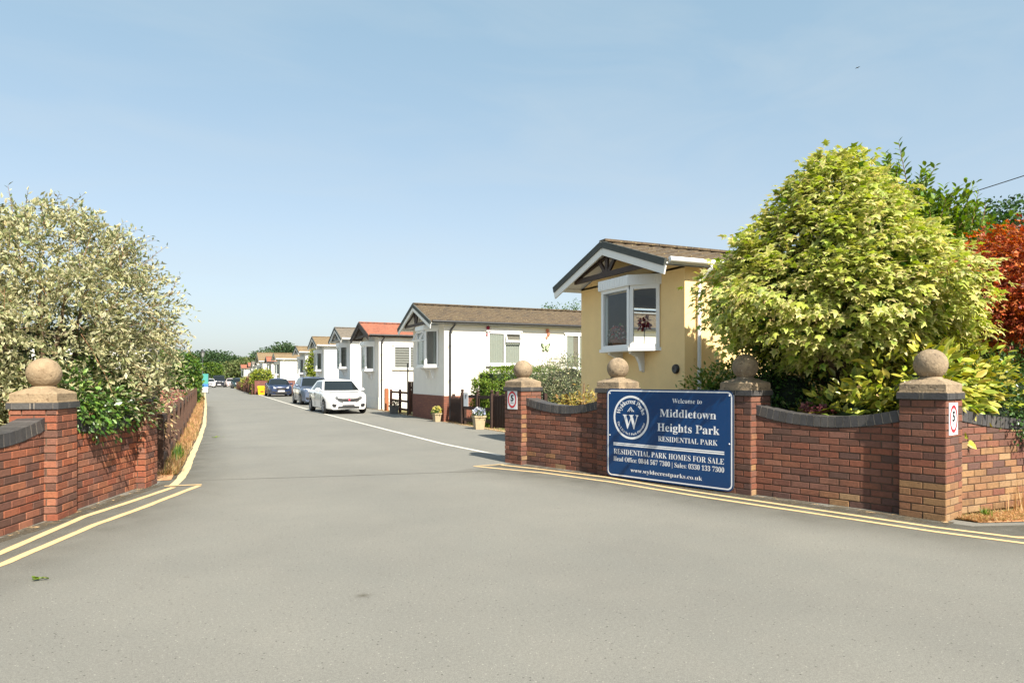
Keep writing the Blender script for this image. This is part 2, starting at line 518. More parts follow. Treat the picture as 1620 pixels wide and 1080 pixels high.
# ------------------------------------------------------------------ ground, road, markings
def asphalt():
    m = bpy.data.materials.new("asphalt")
    m.use_nodes = True
    n, l = m.node_tree.nodes, m.node_tree.links
    b = n["Principled BSDF"]
    b.inputs['Roughness'].default_value = 0.82
    b.inputs['Specular IOR Level'].default_value = 0.35
    t = n.new("ShaderNodeTexCoord")

    def noise(scale, detail=6, rough=0.65, sx=1, sy=1):
        q = n.new("ShaderNodeTexNoise")
        q.inputs['Scale'].default_value = scale
        q.inputs['Detail'].default_value = detail
        q.inputs['Roughness'].default_value = rough
        if sx != 1 or sy != 1:
            mpp = n.new("ShaderNodeMapping")
            mpp.inputs['Scale'].default_value = (sx, sy, 1)
            l.new(t.outputs['Object'], mpp.inputs['Vector'])
            l.new(mpp.outputs[0], q.inputs['Vector'])
        else:
            l.new(t.outputs['Object'], q.inputs['Vector'])
        return q.outputs[0]

    def ramp(v, lo, hi, a, c):
        r = n.new("ShaderNodeMapRange")
        r.inputs[1].default_value, r.inputs[2].default_value = lo, hi
        r.inputs[3].default_value, r.inputs[4].default_value = a, c
        l.new(v, r.inputs[0])
        return r.outputs[0]

    def mix(f, a, c, mode='MIX'):
        x = n.new("ShaderNodeMixRGB")
        x.blend_type = mode
        for i, s in enumerate((f, a, c)):
            if isinstance(s, (int, float)): x.inputs[i].default_value = s
            elif isinstance(s, tuple): x.inputs[i].default_value = (*s, 1)
            else: l.new(s, x.inputs[i])
        return x.outputs[0]

    base = mix(ramp(noise(0.35, 4), 0.35, 0.65, 0, 1), (0.158, 0.154, 0.138), (0.192, 0.186, 0.164))
    base = mix(ramp(noise(1.6, 6, 0.7, 1, 0.35), 0.4, 0.75, 0, 0.5), base, (0.165, 0.166, 0.150))
    base = mix(1.0, base, ramp(noise(140, 3, 0.8), 0.3, 0.7, 0.62, 1.38), 'MULTIPLY')
    base = mix(1.0, base, ramp(noise(45, 4, 0.8), 0.3, 0.7, 0.82, 1.18), 'MULTIPLY')
    base = mix(ramp(noise(5.5, 2, 0.5), 0.74, 0.80, 0, 0.45), base, (0.075, 0.068, 0.055))        # old oil drips
    v = n.new("ShaderNodeTexVoronoi")
    v.inputs['Scale'].default_value = 24
    l.new(t.outputs['Object'], v.inputs['Vector'])
    base = mix(ramp(v.outputs['Distance'], 0.07, 0.13, 0.55, 0.0), base, (0.42, 0.40, 0.35))        # pale chippings
    v2 = n.new("ShaderNodeTexVoronoi")
    v2.inputs['Scale'].default_value = 17
    l.new(t.outputs['Object'], v2.inputs['Vector'])
    base = mix(ramp(v2.outputs['Distance'], 0.07, 0.13, 0.8, 0.0), base, (0.045, 0.04, 0.035))
    v3 = n.new("ShaderNodeTexVoronoi")                                                               # hairline cracks
    v3.feature = 'DISTANCE_TO_EDGE'
    v3.inputs['Scale'].default_value = 0.55
    wv = n.new("ShaderNodeVectorMath"); wv.operation = 'ADD'
    nv = n.new("ShaderNodeTexNoise"); nv.inputs['Scale'].default_value = 2.2; nv.inputs['Detail'].default_value = 6
    l.new(t.outputs['Object'], nv.inputs['Vector'])
    l.new(t.outputs['Object'], wv.inputs[0]); l.new(nv.outputs['Color'], wv.inputs[1])
    l.new(wv.outputs[0], v3.inputs['Vector'])
    crk = mix(1.0, ramp(v3.outputs['Distance'], 0.0, 0.005, 0.30, 0.0), ramp(noise(0.5, 3), 0.58, 0.68, 0, 1), 'MULTIPLY')
    base = mix(crk, base, (0.06, 0.055, 0.05))
    l.new(base, b.inputs['Base Color'])
    bp = n.new("ShaderNodeBump")
    bp.inputs['Strength'].default_value = 0.5
    bp.inputs['Distance'].default_value = 0.006
    l.new(noise(160, 4, 0.8), bp.inputs['Height'])
    l.new(bp.outputs[0], b.inputs['Normal'])
    return m


M['asphalt'] = asphalt()
M['ground'] = mat('ground', L(120, 112, 70), 0.95, 0.3, 1.5, 0.5, 12, spots=[(0.8, 0.5, 0.65, L(86, 100, 44))])


def sheet(name, pts, z, m, kind='structure'):
    mb = MB()
    mb.poly([(x, y, z) for (x, y) in pts])
    o = mb.build(name, m)
    return tag(o, kind=kind)


def strip(name, pts, w, z, m, jag=0.0):
    """painted line of width w along pts"""
    mb = MB()
    P = []
    for (a, b) in zip(pts[:-1], pts[1:]):
        k = max(1, int(math.dist(a, b) / 0.25))
        P += [(a[0] + (b[0] - a[0]) * i / k, a[1] + (b[1] - a[1]) * i / k) for i in range(k)]
    P.append(pts[-1])
    Ls, Rs = [], []
    for i, p in enumerate(P):
        a, b = P[max(i - 1, 0)], P[min(i + 1, len(P) - 1)]
        d = Vector((b[0] - a[0], b[1] - a[1])).normalized()
        n = Vector((-d.y, d.x)) * w / 2
        j1, j2 = random.uniform(-jag, jag), random.uniform(-jag, jag)
        Ls.append(mb.vert((p[0] + n.x * (1 + j1), p[1] + n.y * (1 + j1), z)))
        Rs.append(mb.vert((p[0] - n.x * (1 + j2), p[1] - n.y * (1 + j2), z)))
    for i in range(len(P) - 1):
        mb.face((Rs[i], Rs[i + 1], Ls[i + 1], Ls[i]))
    return tag(mb.build(name, m), kind='structure')


sheet("ground", [(-900, -60), (900, -60), (900, 1500), (-900, 1500)], -0.03, M['ground'])
sheet("road", [(-30, -20), (40, -20), (40, 3.3), (8.6, 4.05), (7.3, 4.5), (6.0, 9.2), (5.35, 11.3), (7.55, 11.3), (7.55, 66), (4.05, 66.4),
               (3.95, 100), (4.3, 190), (-0.3, 190), (-0.12, 60), (-0.1, 40), (-0.14, 25), (-0.28, 18.5), (-0.36, 15.1), (-0.42, 12.6),
               (-0.7, 10.9), (-1.9, 8.2), (-2.9, 5.0), (-30, 5.0)], 0.0, M['asphalt'])
M['yellow_line'] = mat('yellow_line', L(206, 176, 130), 0.75, 0.15, 12, 0.3, 60, spots=[(3.2, 0.60, 0.78, L(206, 190, 156)), (16, 0.58, 0.72, L(150, 134, 102)), (45, 0.60, 0.68, L(118, 112, 96))])
M['cream_line'] = mat('cream_line', L(198, 178, 138), 0.75, 0.12, 8, 0.3, 60, spots=[(9, 0.60, 0.74, L(160, 144, 112))])
M['white_line'] = mat('white_line', L(206, 202, 192), 0.75, 0.08, 8, 0.3, 60, spots=[(14, 0.62, 0.76, L(160, 156, 144)), (45, 0.60, 0.68, L(124, 120, 108))])
strip("yellow_line", [(4.20, 10.83), (4.887, 9.66), (5.332, 8.434), (5.701, 6.987), (6.504, 4.387), (6.80, 3.72), (7.4, 3.35), (9.5, 3.0), (14, 2.6)], 0.075, 0.004, M['yellow_line'], 0.12)
strip("yellow_line", [(4.66, 10.83), (4.98, 10.2), (5.53, 8.86), (5.89, 7.244), (6.69, 4.537), (6.97, 3.92), (7.6, 3.57), (9.6, 3.22), (14, 2.82)], 0.075, 0.004, M['yellow_line'], 0.12)
strip("yellow_line", [(-4.0, 2.4), (-1.92, 6.2), (-1.605, 7.132), (-1.2, 8.648), (-0.77, 9.595), (-0.40, 10.46)], 0.085, 0.004, M['yellow_line'], 0.12)
strip("yellow_line", [(-3.7, 2.3), (-1.75, 6.1), (-1.478, 6.75), (-1.032, 8.118), (-0.623, 9.071), (-0.08, 10.50)], 0.085, 0.004, M['yellow_line'], 0.12)
strip("yellow_line", [(-0.52, 10.60), (-0.05, 10.55)], 0.07, 0.008, M['yellow_line'], 0.1)
strip("yellow_line", [(4.15, 10.84), (4.72, 10.88)], 0.07, 0.008, M['yellow_line'], 0.1)
strip("kerb_line", [(-0.40, 10.66), (-0.33, 11.4), (-0.285, 12.6), (-0.225, 15.1), (-0.135, 18.5), (-0.03, 24.7), (0.01, 39), (-0.03, 68), (-0.1, 110)], 0.115, 0.004, M['cream_line'], 0.2)
strip("white_line", [(5.22, 12.2), (4.95, 14.86), (4.82, 19.46), (4.5, 32), (4.42, 45), (4.39, 65)], 0.095, 0.004, M['white_line'], 0.08)
M['seam'] = mat('seam', (0.085, 0.08, 0.07), 0.9, 0.2, 6)
strip("road_seam", [(-0.05, 11.02), (1.4, 10.72), (2.9, 10.45), (4.1, 10.24)], 0.016, 0.003, M['seam'], 0.5)
strip("road_seam", [(-0.1, 15.7), (0.9, 15.78), (2.3, 15.6)], 0.012, 0.003, M['seam'], 0.6)


def loose_mat(name, col, lo, hi, scale):
    """crumbs of dirt lying on the asphalt: opaque only where the noise is high"""
    m = mat(name, col, 0.95, 0.35, 25, 0.5, 60)
    n, l = m.node_tree.nodes, m.node_tree.links
    t = n.new("ShaderNodeTexCoord")
    q = n.new("ShaderNodeTexNoise")
    q.inputs['Scale'].default_value = scale
    q.inputs['Detail'].default_value = 8
    q.inputs['Roughness'].default_value = 0.75
    l.new(t.outputs['Object'], q.inputs['Vector'])
    r = n.new("ShaderNodeMapRange")
    r.inputs[1].default_value, r.inputs[2].default_value = lo, hi
    l.new(q.outputs[0], r.inputs[0])
    l.new(r.outputs[0], n["Principled BSDF"].inputs['Alpha'])
    return m


M['crumbs'] = loose_mat('crumbs', L(190, 160, 120), 0.55, 0.62, 7)
M['grime'] = loose_mat('grime', L(84, 76, 62), 0.40, 0.60, 4)


def soft_band(name, edge, out, z, col, amount):
    """less worn, darker tarmac along an edge, fading out towards the middle of the road"""
    m = loose_mat(name, col, 0.0, 1.0, 1.0)
    n, l = m.node_tree.nodes, m.node_tree.links
    a = n.new("ShaderNodeVertexColor"); a.layer_name = "Col"
    t = n.new("ShaderNodeTexCoord")
    q = n.new("ShaderNodeTexNoise"); q.inputs['Scale'].default_value = 2.5; q.inputs['Detail'].default_value = 8
    l.new(t.outputs['Object'], q.inputs['Vector'])
    mu = n.new("ShaderNodeMath"); mu.operation = 'MULTIPLY'
    l.new(a.outputs[0], mu.inputs[0]); l.new(q.outputs[0], mu.inputs[1])
    mu2 = n.new("ShaderNodeMath"); mu2.operation = 'MULTIPLY'; mu2.use_clamp = True
    l.new(mu.outputs[0], mu2.inputs[0]); mu2.inputs[1].default_value = amount
    l.new(mu2.outputs[0], n["Principled BSDF"].inputs['Alpha'])
    mb = MB()
    R = 8
    rows = []
    for (e, o) in zip(edge, out):
        row = []
        for k in range(R + 1):
            f = k / R
            mb.col = ((1 - f) ** 1.7,) * 3
            row.append(mb.vert((e[0] + (o[0] - e[0]) * f, e[1] + (o[1] - e[1]) * f, z)))
        rows.append(row)
    for a_, b_ in zip(rows[:-1], rows[1:]):
        for k in range(R): mb.face((a_[k], b_[k], b_[k + 1], a_[k + 1]))
    return tag(mb.build(name, m), kind='structure')


_c = (0.995, 4.72)
soft_band("oil_stain", [_c] * 17, [(_c[0] + .085 * math.cos(2 * math.pi * k / 16) * (1 + .2 * math.sin(3 * k)), _c[1] + .075 * math.sin(2 * math.pi * k / 16) * (1 + .2 * math.cos(2 * k))) for k in range(17)], 0.0022, L(84, 76, 58), 0.8)
soft_band("road_edge_tone", [(4.9, 10.95), (5.6, 8.9), (6.4, 6.5), (7.1, 4.4), (8.6, 3.9), (14, 3.2)], [(3.2, 10.3), (4.0, 8.0), (4.9, 5.6), (5.7, 3.3), (7.6, 1.9), (13, 1.0)], 0.0015, L(84, 82, 74), 1.35)
soft_band("road_edge_tone", [(-3.0, 5.0), (-1.45, 8.5), (-0.62, 10.9), (-0.36, 14), (-0.2, 20), (-0.1, 40)], [(-1.2, 4.4), (0.2, 7.8), (0.7, 10.6), (0.7, 14), (0.7, 20), (0.6, 40)], 0.0015, L(96, 93, 84), 1.1)
strip("road_grime", [(-3.0, 5.1), (-1.43, 8.45), (-0.62, 10.85)], 0.22, 0.002, M['grime'])
strip("road_grime", [(4.95, 10.6), (6.3, 6.75), (6.98, 4.55)], 0.30, 0.002, M['grime'])
strip("road_grime", [(-0.5, 11.3), (-0.42, 14), (-0.3, 18), (-0.15, 25), (-0.1, 60)], 0.22, 0.002, M['grime'])
strip("road_crumbs", [(-3.0, 5.2), (-1.45, 8.50), (-0.66, 10.9)], 0.12, 0.006, M['crumbs'])
strip("road_crumbs", [(5.0, 10.75), (6.36, 6.8), (7.02, 4.6)], 0.10, 0.006, M['crumbs'])
strip("gravel_edge", [(7.62, 16.0), (7.5, 20.0), (7.42, 23), (7.4, 27), (7.42, 36), (7.35, 60)], 0.30, 0.006, M['crumbs'])
strip("gravel_edge", [(7.72, 16.0), (7.6, 20.0), (7.55, 23), (7.5, 27), (7.5, 36), (7.45, 60)], 0.20, 0.010, mat('gravel', L(176, 152, 118), 0.95, 0.35, 30, 0.6, 60))

# ------------------------------------------------------------------ brick walls of the entrance
REDS = [L(118, 76, 61), L(114, 73, 59), L(104, 68, 57), L(124, 81, 63), L(96, 66, 57), L(112, 75, 62), L(122, 75, 58), L(114, 79, 67), L(92, 67, 60), L(90, 66, 58), L(126, 86, 70)]
ORANGES = [L(140, 84, 61), L(132, 76, 56), L(146, 92, 66), L(118, 74, 58), L(136, 88, 68), L(106, 71, 60), L(146, 84, 58), L(122, 83, 68), L(100, 70, 59), L(148, 98, 76)]
OCHRE = [L(138, 106, 74), L(132, 98, 70), L(128, 90, 66), L(144, 116, 86)]
BLUES = [(0.052, 0.050, 0.052), (0.060, 0.057, 0.057), (0.045, 0.044, 0.046), (0.066, 0.062, 0.060)]


def tone(c, a, b):
    f = random.uniform(a, b)
    return tuple(v * f for v in c)


def brick(mb, o, ex, en, s0, s1, z0, za, zb, proud, pal):
    """one chamfered brick on a face: o origin, ex along, en outward"""
    if za - z0 < 0.015 and zb - z0 < 0.015: return
    za, zb = max(za, z0 + 0.004), max(zb, z0 + 0.004)
    mb.col = tone(random.choice(pal), 0.88, 1.12)
    j = random.uniform(-0.0025, 0.0015)
    s0 += random.uniform(-.002, .002); s1 += random.uniform(-.002, .002); z0 += random.uniform(-.0015, .0015)
    O, X, N = Vector(o), Vector(ex), Vector(en)
    P = lambda s, z, d: O + X * s + Vector((0, 0, z)) + N * d
    b = [mb.vert(P(s0, z0, -0.01)), mb.vert(P(s1, z0, -0.01)), mb.vert(P(s1, zb, -0.01)), mb.vert(P(s0, za, -0.01))]
    m1 = [mb.vert(P(s0, z0, proud - .004 + j)), mb.vert(P(s1, z0, proud - .004 + j)), mb.vert(P(s1, zb, proud - .004 + j)), mb.vert(P(s0, za, proud - .004 + j))]
    i = 0.004
    f = [mb.vert(P(s0 + i, z0 + i, proud + j)), mb.vert(P(s1 - i, z0 + i, proud + j)), mb.vert(P(s1 - i, zb - i * .7, proud + j)), mb.vert(P(s0 + i, za - i * .7, proud + j))]
    mb.face(f)
    for k in range(4):
        mb.face((m1[k], m1[(k + 1) % 4], f[(k + 1) % 4], f[k]))
        mb.face((b[k], b[(k + 1) % 4], m1[(k + 1) % 4], m1[k]))


PAL = [REDS]
STONE = ['stone']
COURSE, BL, JT = 0.0797, 0.232, 0.0115


def brick_face(mb, o, ex, en, length, top, proud=0.012, start=0, ochre=None, ends=(0, 0)):
    n = 0
    z = 0.0
    tmax = max(top(length * k / 20) for k in range(21))
    while z < tmax:
        s = -BL / 2 if (n + start) % 2 else 0.0
        while s < length:
            a, b = max(s, 0) , min(s + BL - JT, length)
            if a <= 0: a = -ends[0]
            if b >= length - JT: b = length + ends[1]
            if b - a > 0.03:
                za, zb = min(z + COURSE - JT, top(a)), min(z + COURSE - JT, top(b))
                if max(za, zb) > z + 0.012:
                    p = ochre(a, z) if ochre else 0
                    brick(mb, o, ex, en, a, b, z, max(za, z), max(zb, z), proud, OCHRE if random.random() < p else PAL[0])
            s += BL
        z += COURSE
        n += 1


def wall_panel(root, o, ex, en, length, ends_z, mid_z, thick=0.22, ochre=None, second=None):
    """a wall panel between pillars with a swooping dark coping; o, ex, en in the root's own frame (front face at o)"""
    ex, en, o = Vector(ex), Vector(en), Vector(o)
    cop = lambda s: mid_z + ((ends_z[0] if s < length / 2 else ends_z[1]) - mid_z) * (2 * s / length - 1) ** 2
    top = lambda s: cop(min(max(s, 0), length)) - 0.132
    mb = MB()
    mb.m = 1
    n = 24
    S = [length * i / n for i in range(n + 1)]
    for d0, fl in ((0, False), (-thick, True)):
        for a, b in zip(S[:-1], S[1:]):
            q = [o + ex * a + en * d0, o + ex * b + en * d0, o + ex * b + en * d0 + Vector((0, 0, top(b))), o + ex * a + en * d0 + Vector((0, 0, top(a)))]
            mb.poly(q[::-1] if fl else q)
    for a, b in zip(S[:-1], S[1:]):
        za, zb = Vector((0, 0, top(a))), Vector((0, 0, top(b)))
        mb.poly([o + ex * a + za, o + ex * b + zb, o + ex * b - en * thick + zb, o + ex * a - en * thick + za])
    mb.m = 0
    brick_face(mb, o, ex, en, length, lambda s: top(s) - 0.006, ochre=ochre, start=random.randint(0, 1))
    brick_face(mb, o + ex * length - en * thick, -ex, -en, length, lambda s: top(length - s) - 0.006)
    p = mb.build("wall_panel", [M['brick'], M['mortar']], root)
    cb = MB()
    k = int(length / 0.083)
    pts = [(length * (i + 0.5) / k) for i in range(k)]
    for s in pts:
        d = 0.01
        sl = (cop(min(s + d, length)) - cop(max(s - d, 0))) / (min(s + d, length) - max(s - d, 0))
        tx = (ex + Vector((0, 0, sl))).normalized()
        tz = (Vector((0, 0, 1)) - ex * sl).normalized()
        c = o + ex * s - en * (thick / 2) + Vector((0, 0, cop(s))) - tz * 0.064
        cb.m = 0
        cb.col = tone(random.choice(BLUES), 0.85, 1.2)
        cb.obox(c, tx * (length / k / 2 - 0.0045), en * (thick / 2 + 0.022 + random.uniform(-.002, .002)), tz * (0.064 + random.uniform(-.001, .001)))
        cb.m = 1
        cb.obox(c, tx * (length / k / 2 + 0.002), en * (thick / 2 + 0.016), tz * 0.059)
    cb.build("coping", [M['blue_brick'], M['pale_mortar']], p)
    return p


def pillar(root, x, y, h, rot=0.0, ochre=None, half=0.22):
    """brick pillar of height h with dark brick band, stone cap and ball; in the root's frame"""
    c, s_ = math.cos(rot), math.sin(rot)
    A, B = Vector((c, s_, 0)), Vector((-s_, c, 0))
    C = Vector((x, y, 0))
    mb = MB()
    mb.m = 1
    mb.obox(C + Vector((0, 0, h / 2)), A * half, B * half, Vector((0, 0, h / 2)))
    mb.m = 0
    for k, (ex, en) in enumerate(((A, -B), (B, A), (-A, B), (-B, -A))):
        o = C + en * half - ex * half
        e = 0.009 if k % 2 == 0 else 0.001
        brick_face(mb, o, ex, en, half * 2, lambda s: h - 0.004, start=k, ochre=(lambda a, z, k=k: ochre(k, z)) if ochre else None, ends=(e, e))
    p = mb.build("pillar", [M['brick'], M['mortar']], root)
    bb = MB()
    hb = half + 0.030
    bb.m = 1
    bb.obox(C + Vector((0, 0, h + 0.034)), A * (hb - .004), B * (hb - .004), Vector((0, 0, 0.031)))
    bb.m = 0
    for k, (ex, en) in enumerate(((A, -B), (B, A), (-A, B), (-B, -A))):
        o = C + en * (hb - 0.05) - ex * hb
        cuts = [0, 0.235, 0.247, 0.265] if k % 2 == 0 else [0.05, 0.235, 0.247, 0.265]
        segs = [(0.0 if k % 2 == 0 else 0.055, 0.225), (0.235, 0.262), (0.272, 2 * hb - (0 if k % 2 == 0 else 0.055))]
        for (a, b) in segs:
            bb.col = tone(random.choice(BLUES), 0.85, 1.2)
            bb.obox(o + ex * ((a + b) / 2) + en * 0.025 + Vector((0, 0, h + 0.034)), ex * ((b - a) / 2), en * 0.026, Vector((0, 0, 0.033)))
    bb.build("band", [M['blue_brick'], M['pale_mortar']], p)
    cs = MB()
    cs.smooth = False
    z0 = h + 0.0675
    r2 = math.sqrt(2)
    ringp = [(hb - .006, z0), (hb - .006, z0 + .012), (half + .008, z0 + .014), (half + .008, z0 + .092), (half - .004, z0 + .104), (0.115, z0 + .150), (0.0, z0 + .150)]
    sq = [(r * r2, z) for (r, z) in ringp]
    a45, b45 = (A - B) / r2, (A + B) / r2
    cs.lathe(sq, C, 4, a45, b45)
    cs.build("cap_stone", M[STONE[0]], p)
    bl = MB()
    bl.smooth = True
    zc = h + 0.375
    R = 0.168
    prof = [(0.125, z0 + .148), (0.118, z0 + .160), (0.098, z0 + .178), (0.096, zc - R * 0.82)]
    prof += [(R * math.sin(t), zc - R * math.cos(t)) for t in np.linspace(0.62, math.pi - 1e-3, 18)]
    bl.lathe(prof, C, 32)
    bl.build("stone_ball", M[STONE[0]], p)
    return p


WE = math.atan2(-0.947, 0.322)
wall_r = empty("entrance_wall", (5.15, 10.99, 0), WE, "dark red brick entrance wall with four ball-topped pillars behind the blue sign", "wall")
for i, x in enumerate((0, 2.12, 4.24, 6.41)):
    pillar(wall_r, x, 0, 1.275, rot=math.radians(-4.4), ochre=(lambda k, z: 0.85 if z < 0.30 else (0.35 if z < .6 else 0.0)) if i == 3 else (lambda k, z: 0.25 if k == 1 and z < .9 else 0.0))
for i, x in enumerate((0, 2.12, 4.24)):
    wall_panel(wall_r, (x + .21, -0.11, 0), (1, 0, 0), (0, -1, 0), 1.70 if i < 2 else 1.75, (1.16, 1.17), 1.045, ochre=lambda s, z: 0.12 if z < .2 else 0.0)
_a = math.atan2(0.02, 1) - WE
ex5 = Vector((math.cos(_a), math.sin(_a), 0)); en5 = Vector((ex5.y, -ex5.x, 0))
wall_panel(wall_r, Vector((6.41, 0, 0)) + ex5 * 0.2 + en5 * 0.06, ex5, en5, 3.4, (1.20, 1.20), 1.02, ochre=lambda s, z: 0.90 if z < 0.36 else (0.45 if z < .7 else .08))

PAL[0] = ORANGES
STONE[0] = 'stone_sunlit'
wall_l = empty("entrance_wall", (-1.59, 8.80, 0), -WE, "sunlit orange red brick wall with ball-topped pillars under the pale variegated bush", "wall")
for x in (-2.12, 0, 2.12):
    pillar(wall_l, x, 0, 1.175, rot=math.radians(4.4), ochre=lambda k, z: 0.0)
for x in (-2.12, 0):
    wall_panel(wall_l, (x + .21, -0.11, 0), (1, 0, 0), (0, -1, 0), 1.70, (1.09, 1.09), 0.965, ochre=lambda s, z: 0.0)

# ------------------------------------------------------------------ signs
def mbold(s):
    o = ''
    for ch in s:
        if 'A' <= ch <= 'Z': o += chr(0x1D400 + ord(ch) - 65)
        elif 'a' <= ch <= 'z': o += chr(0x1D41A + ord(ch) - 97)
        elif '0' <= ch <= '9': o += chr(0x1D7CE + ord(ch) - 48)
        else: o += ch
    return o


def glyphs(text, offset=0.0, serif=True):
    """flat outlines of a line of text: (verts xy array, faces), size 1"""
    c = bpy.data.curves.new("tmp", 'FONT')
    c.body = mbold(text) if serif else text
    c.offset = offset
    c.resolution_u = 3
    c.fill_mode = 'FRONT'
    o = bpy.data.objects.new("tmp", c)
    COL.objects.link(o)
    bpy.context.view_layer.update()
    me = bpy.data.meshes.new_from_object(o.evaluated_get(bpy.context.evaluated_depsgraph_get()))
    V = np.array([v.co[:2] for v in me.vertices]).reshape(-1, 2)
    F = [tuple(p.vertices) for p in me.polygons]
    bpy.data.objects.remove(o); bpy.data.curves.remove(c); bpy.data.meshes.remove(me)
    return V, F


def put_text(mb, text, x0, x1, z0, z1, y, offset=0.0, serif=True, desc=False):
    """fits text between x0..x1; z0 baseline, z1 top of capitals; on the plane y, read from -y"""
    V, F = glyphs(text, offset, serif)
    H, _ = glyphs('H', offset, serif)
    sz = (z1 - z0) / (H[:, 1].max() - H[:, 1].min())
    sx = (x1 - x0) / (V[:, 0].max() - V[:, 0].min())
    b = len(mb.v)
    for (px, pz) in V:
        mb.vert((x0 + (px - V[:, 0].min()) * sx, y, z0 + pz * sz))
    for f in F:
        mb.face([b + i for i in f])


def arc_text(mb, text, cx, cz, r, a0, a1, size, y, inside=False, offset=0.0):
    """letters along an arc from angle a0 to a1 (degrees, clockwise from the left over the top; inside: along the bottom)"""
    ws, gl = [], []
    for ch in text:
        if ch == ' ':
            ws.append(0.28); gl.append(None); continue
        V, F = glyphs(ch, offset)
        ws.append(V[:, 0].max() - V[:, 0].min() + 0.06); gl.append((V, F))
    tot = sum(ws); s = 0
    for w, g in zip(ws, gl):
        t = (s + w / 2) / tot
        s += w
        if g is None: continue
        ang = math.radians(a0 + (a1 - a0) * t)
        V, F = g
        b = len(mb.v)
        rad = Vector((math.cos(ang), math.sin(ang)))
        tang = Vector((rad.y, -rad.x)) if not inside else Vector((-rad.y, rad.x))
        upv = rad if not inside else -rad
        mx = (V[:, 0].max() + V[:, 0].min()) / 2
        for (px, pz) in V:
            q = Vector((cx, cz)) + rad * r + tang * ((px - mx) * size) + upv * (pz * size)
            mb.vert((q.x, y, q.y))
        for f in F:
            mb.face([b + i for i in f])


def round_rect(w, h, r, n=6, x0=0.0, z0=0.0):
    pts = []
    for (cx, cz, a) in ((w - r, r, -90), (w - r, h - r, 0), (r, h - r, 90), (r, r, 180)):
        for i in range(n + 1):
            t = math.radians(a + 90 * i / n)
            pts.append((x0 + cx + r * math.cos(t), z0 + cz + r * math.sin(t)))
    return pts


sg = empty("sign_board", (5.593, 8.894, 0.022), WE, "large navy blue welcome sign with white lettering on the brick pillars", "sign")
SW, SH = 2.10, 1.318
mb = MB()
pts = round_rect(SW, SH, 0.085)
f = [(x, -0.022, z) for (x, z) in pts]; b = [(x, 0.0, z) for (x, z) in pts]
mb.poly(f); mb.m = 1; mb.poly(b[::-1])
for i in range(len(pts)):
    j = (i + 1) % len(pts)
    mb.poly([f[i], b[i], b[j], f[j]])
mb.build("panel", [M['sign_blue'], M['sign_back']], sg)
mb = MB()
A_, B_ = round_rect(SW - .036, SH - .036, .072, 6, .018, .018), round_rect(SW - .072, SH - .072, .058, 6, .036, .036)
for i in range(len(A_)):
    j = (i + 1) % len(A_)
    mb.poly([(A_[i][0], -.0235, A_[i][1]), (A_[j][0], -.0235, A_[j][1]), (B_[j][0], -.0235, B_[j][1]), (B_[i][0], -.0235, B_[i][1])])
mb.build("border", M['sign_white'], sg)
mb = MB()
Y = -.0235
put_text(mb, "Welcome to", 1.168, 1.637, 1.131, 1.193, Y, -0.006)
put_text(mb, "Middletown", 0.962, 1.849, 0.934, 1.040, Y)
put_text(mb, "Heights Park", 0.919, 1.898, 0.730, 0.840, Y)
put_text(mb, "RESIDENTIAL PARK", 0.933, 1.871, 0.586, 0.655, Y, -0.006)
put_text(mb, "RESIDENTIAL PARK HOMES FOR SALE", 0.136, 1.964, 0.346, 0.420, Y, -0.005)
put_text(mb, "Head Office: 0844 567 7300 | Sales: 0330 133 7300", 0.131, 1.966, 0.240, 0.305, Y, -0.004)
put_text(mb, "www.wyldecrestparks.co.uk", 0.448, 1.640, 0.100, 0.155, Y, -0.004)
mb.box(0.13, 1.966, Y, -.0222, 0.499, 0.516); mb.box(0.13, 1.966, Y, -.0222, 0.473, 0.490)
mb.build("lettering", M['sign_white'], sg)
mb = MB()
EX, EZ = 0.455, 0.900
mb.ring((EX, Y, EZ), 0.290, 0.322, (1, 0, 0), (0, 0, 1), 56)
put_text(mb, "W", 0.305, 0.592, 0.735, 0.938, Y)
arc_text(mb, "Wyldecrest Parks", EX, EZ, 0.205, 168, 12, 0.098, Y)
arc_text(mb, "The UK's No.1 Park Operator", EX, EZ, 0.262, 196, 344, 0.050, Y, inside=True)
for a, b2 in (((0.395, 0.985), (0.45, 1.050)), ((0.45, 1.050), (0.505, 0.985)), ((0.425, 0.985), (0.45, 1.025)), ((0.45, 1.025), (0.475, 0.985))):
    mb.beam((a[0], Y, a[1]), (b2[0], Y, b2[1]), 0.002, 0.010)
mb.build("emblem", M['sign_white'], sg)
for (x, z) in ((0.06, 1.25), (SW - .06, 1.25), (0.06, .62), (SW - .06, .62)):
    mb = MB(); mb.smooth = True
    mb.lathe([(0.010, 0), (0.010, .003), (0.006, .006), (0.0001, .007)], (x, -.022, z), 10, (1, 0, 0), (0, 0, 1), (0, -1, 0))
    mb.build("screw", M['sign_white'], sg)


def speed_sign(loc, rz, w, h, label):
    t = empty("speed_limit_sign", loc, rz, label, "sign", "five mile per hour signs on the gate pillars")
    mb = MB()
    mb.box(-w / 2, w / 2, -0.006, 0, -h / 2, h / 2)
    mb.build("plate", M['sign_white'], t)
    mb = MB()
    rx, rz_ = w * 0.42, h * 0.42
    mb.ring((0, -.008, 0), 0.79, 1.04, (rx, 0, 0), (0, 0, rz_), 40)
    mb.build("red_ring", M['red'], t)
    mb = MB()
    put_text(mb, "5", -w * .16, w * .16, -h * .07, h * .25, -.0085, 0.035, serif=False)
    mb.build("numeral", M['black'], t)
    mb = MB()
    put_text(mb, "MPH", -w * .16, w * .16, -h * .22, -h * .14, -.008, 0.0, serif=False)
    mb.build("wording", M['grey_print'], t)
    return t


def wpt(x, y):      # entrance wall frame to world
    return (5.15 + x * math.cos(WE) - y * math.sin(WE), 10.99 + x * math.sin(WE) + y * math.cos(WE))


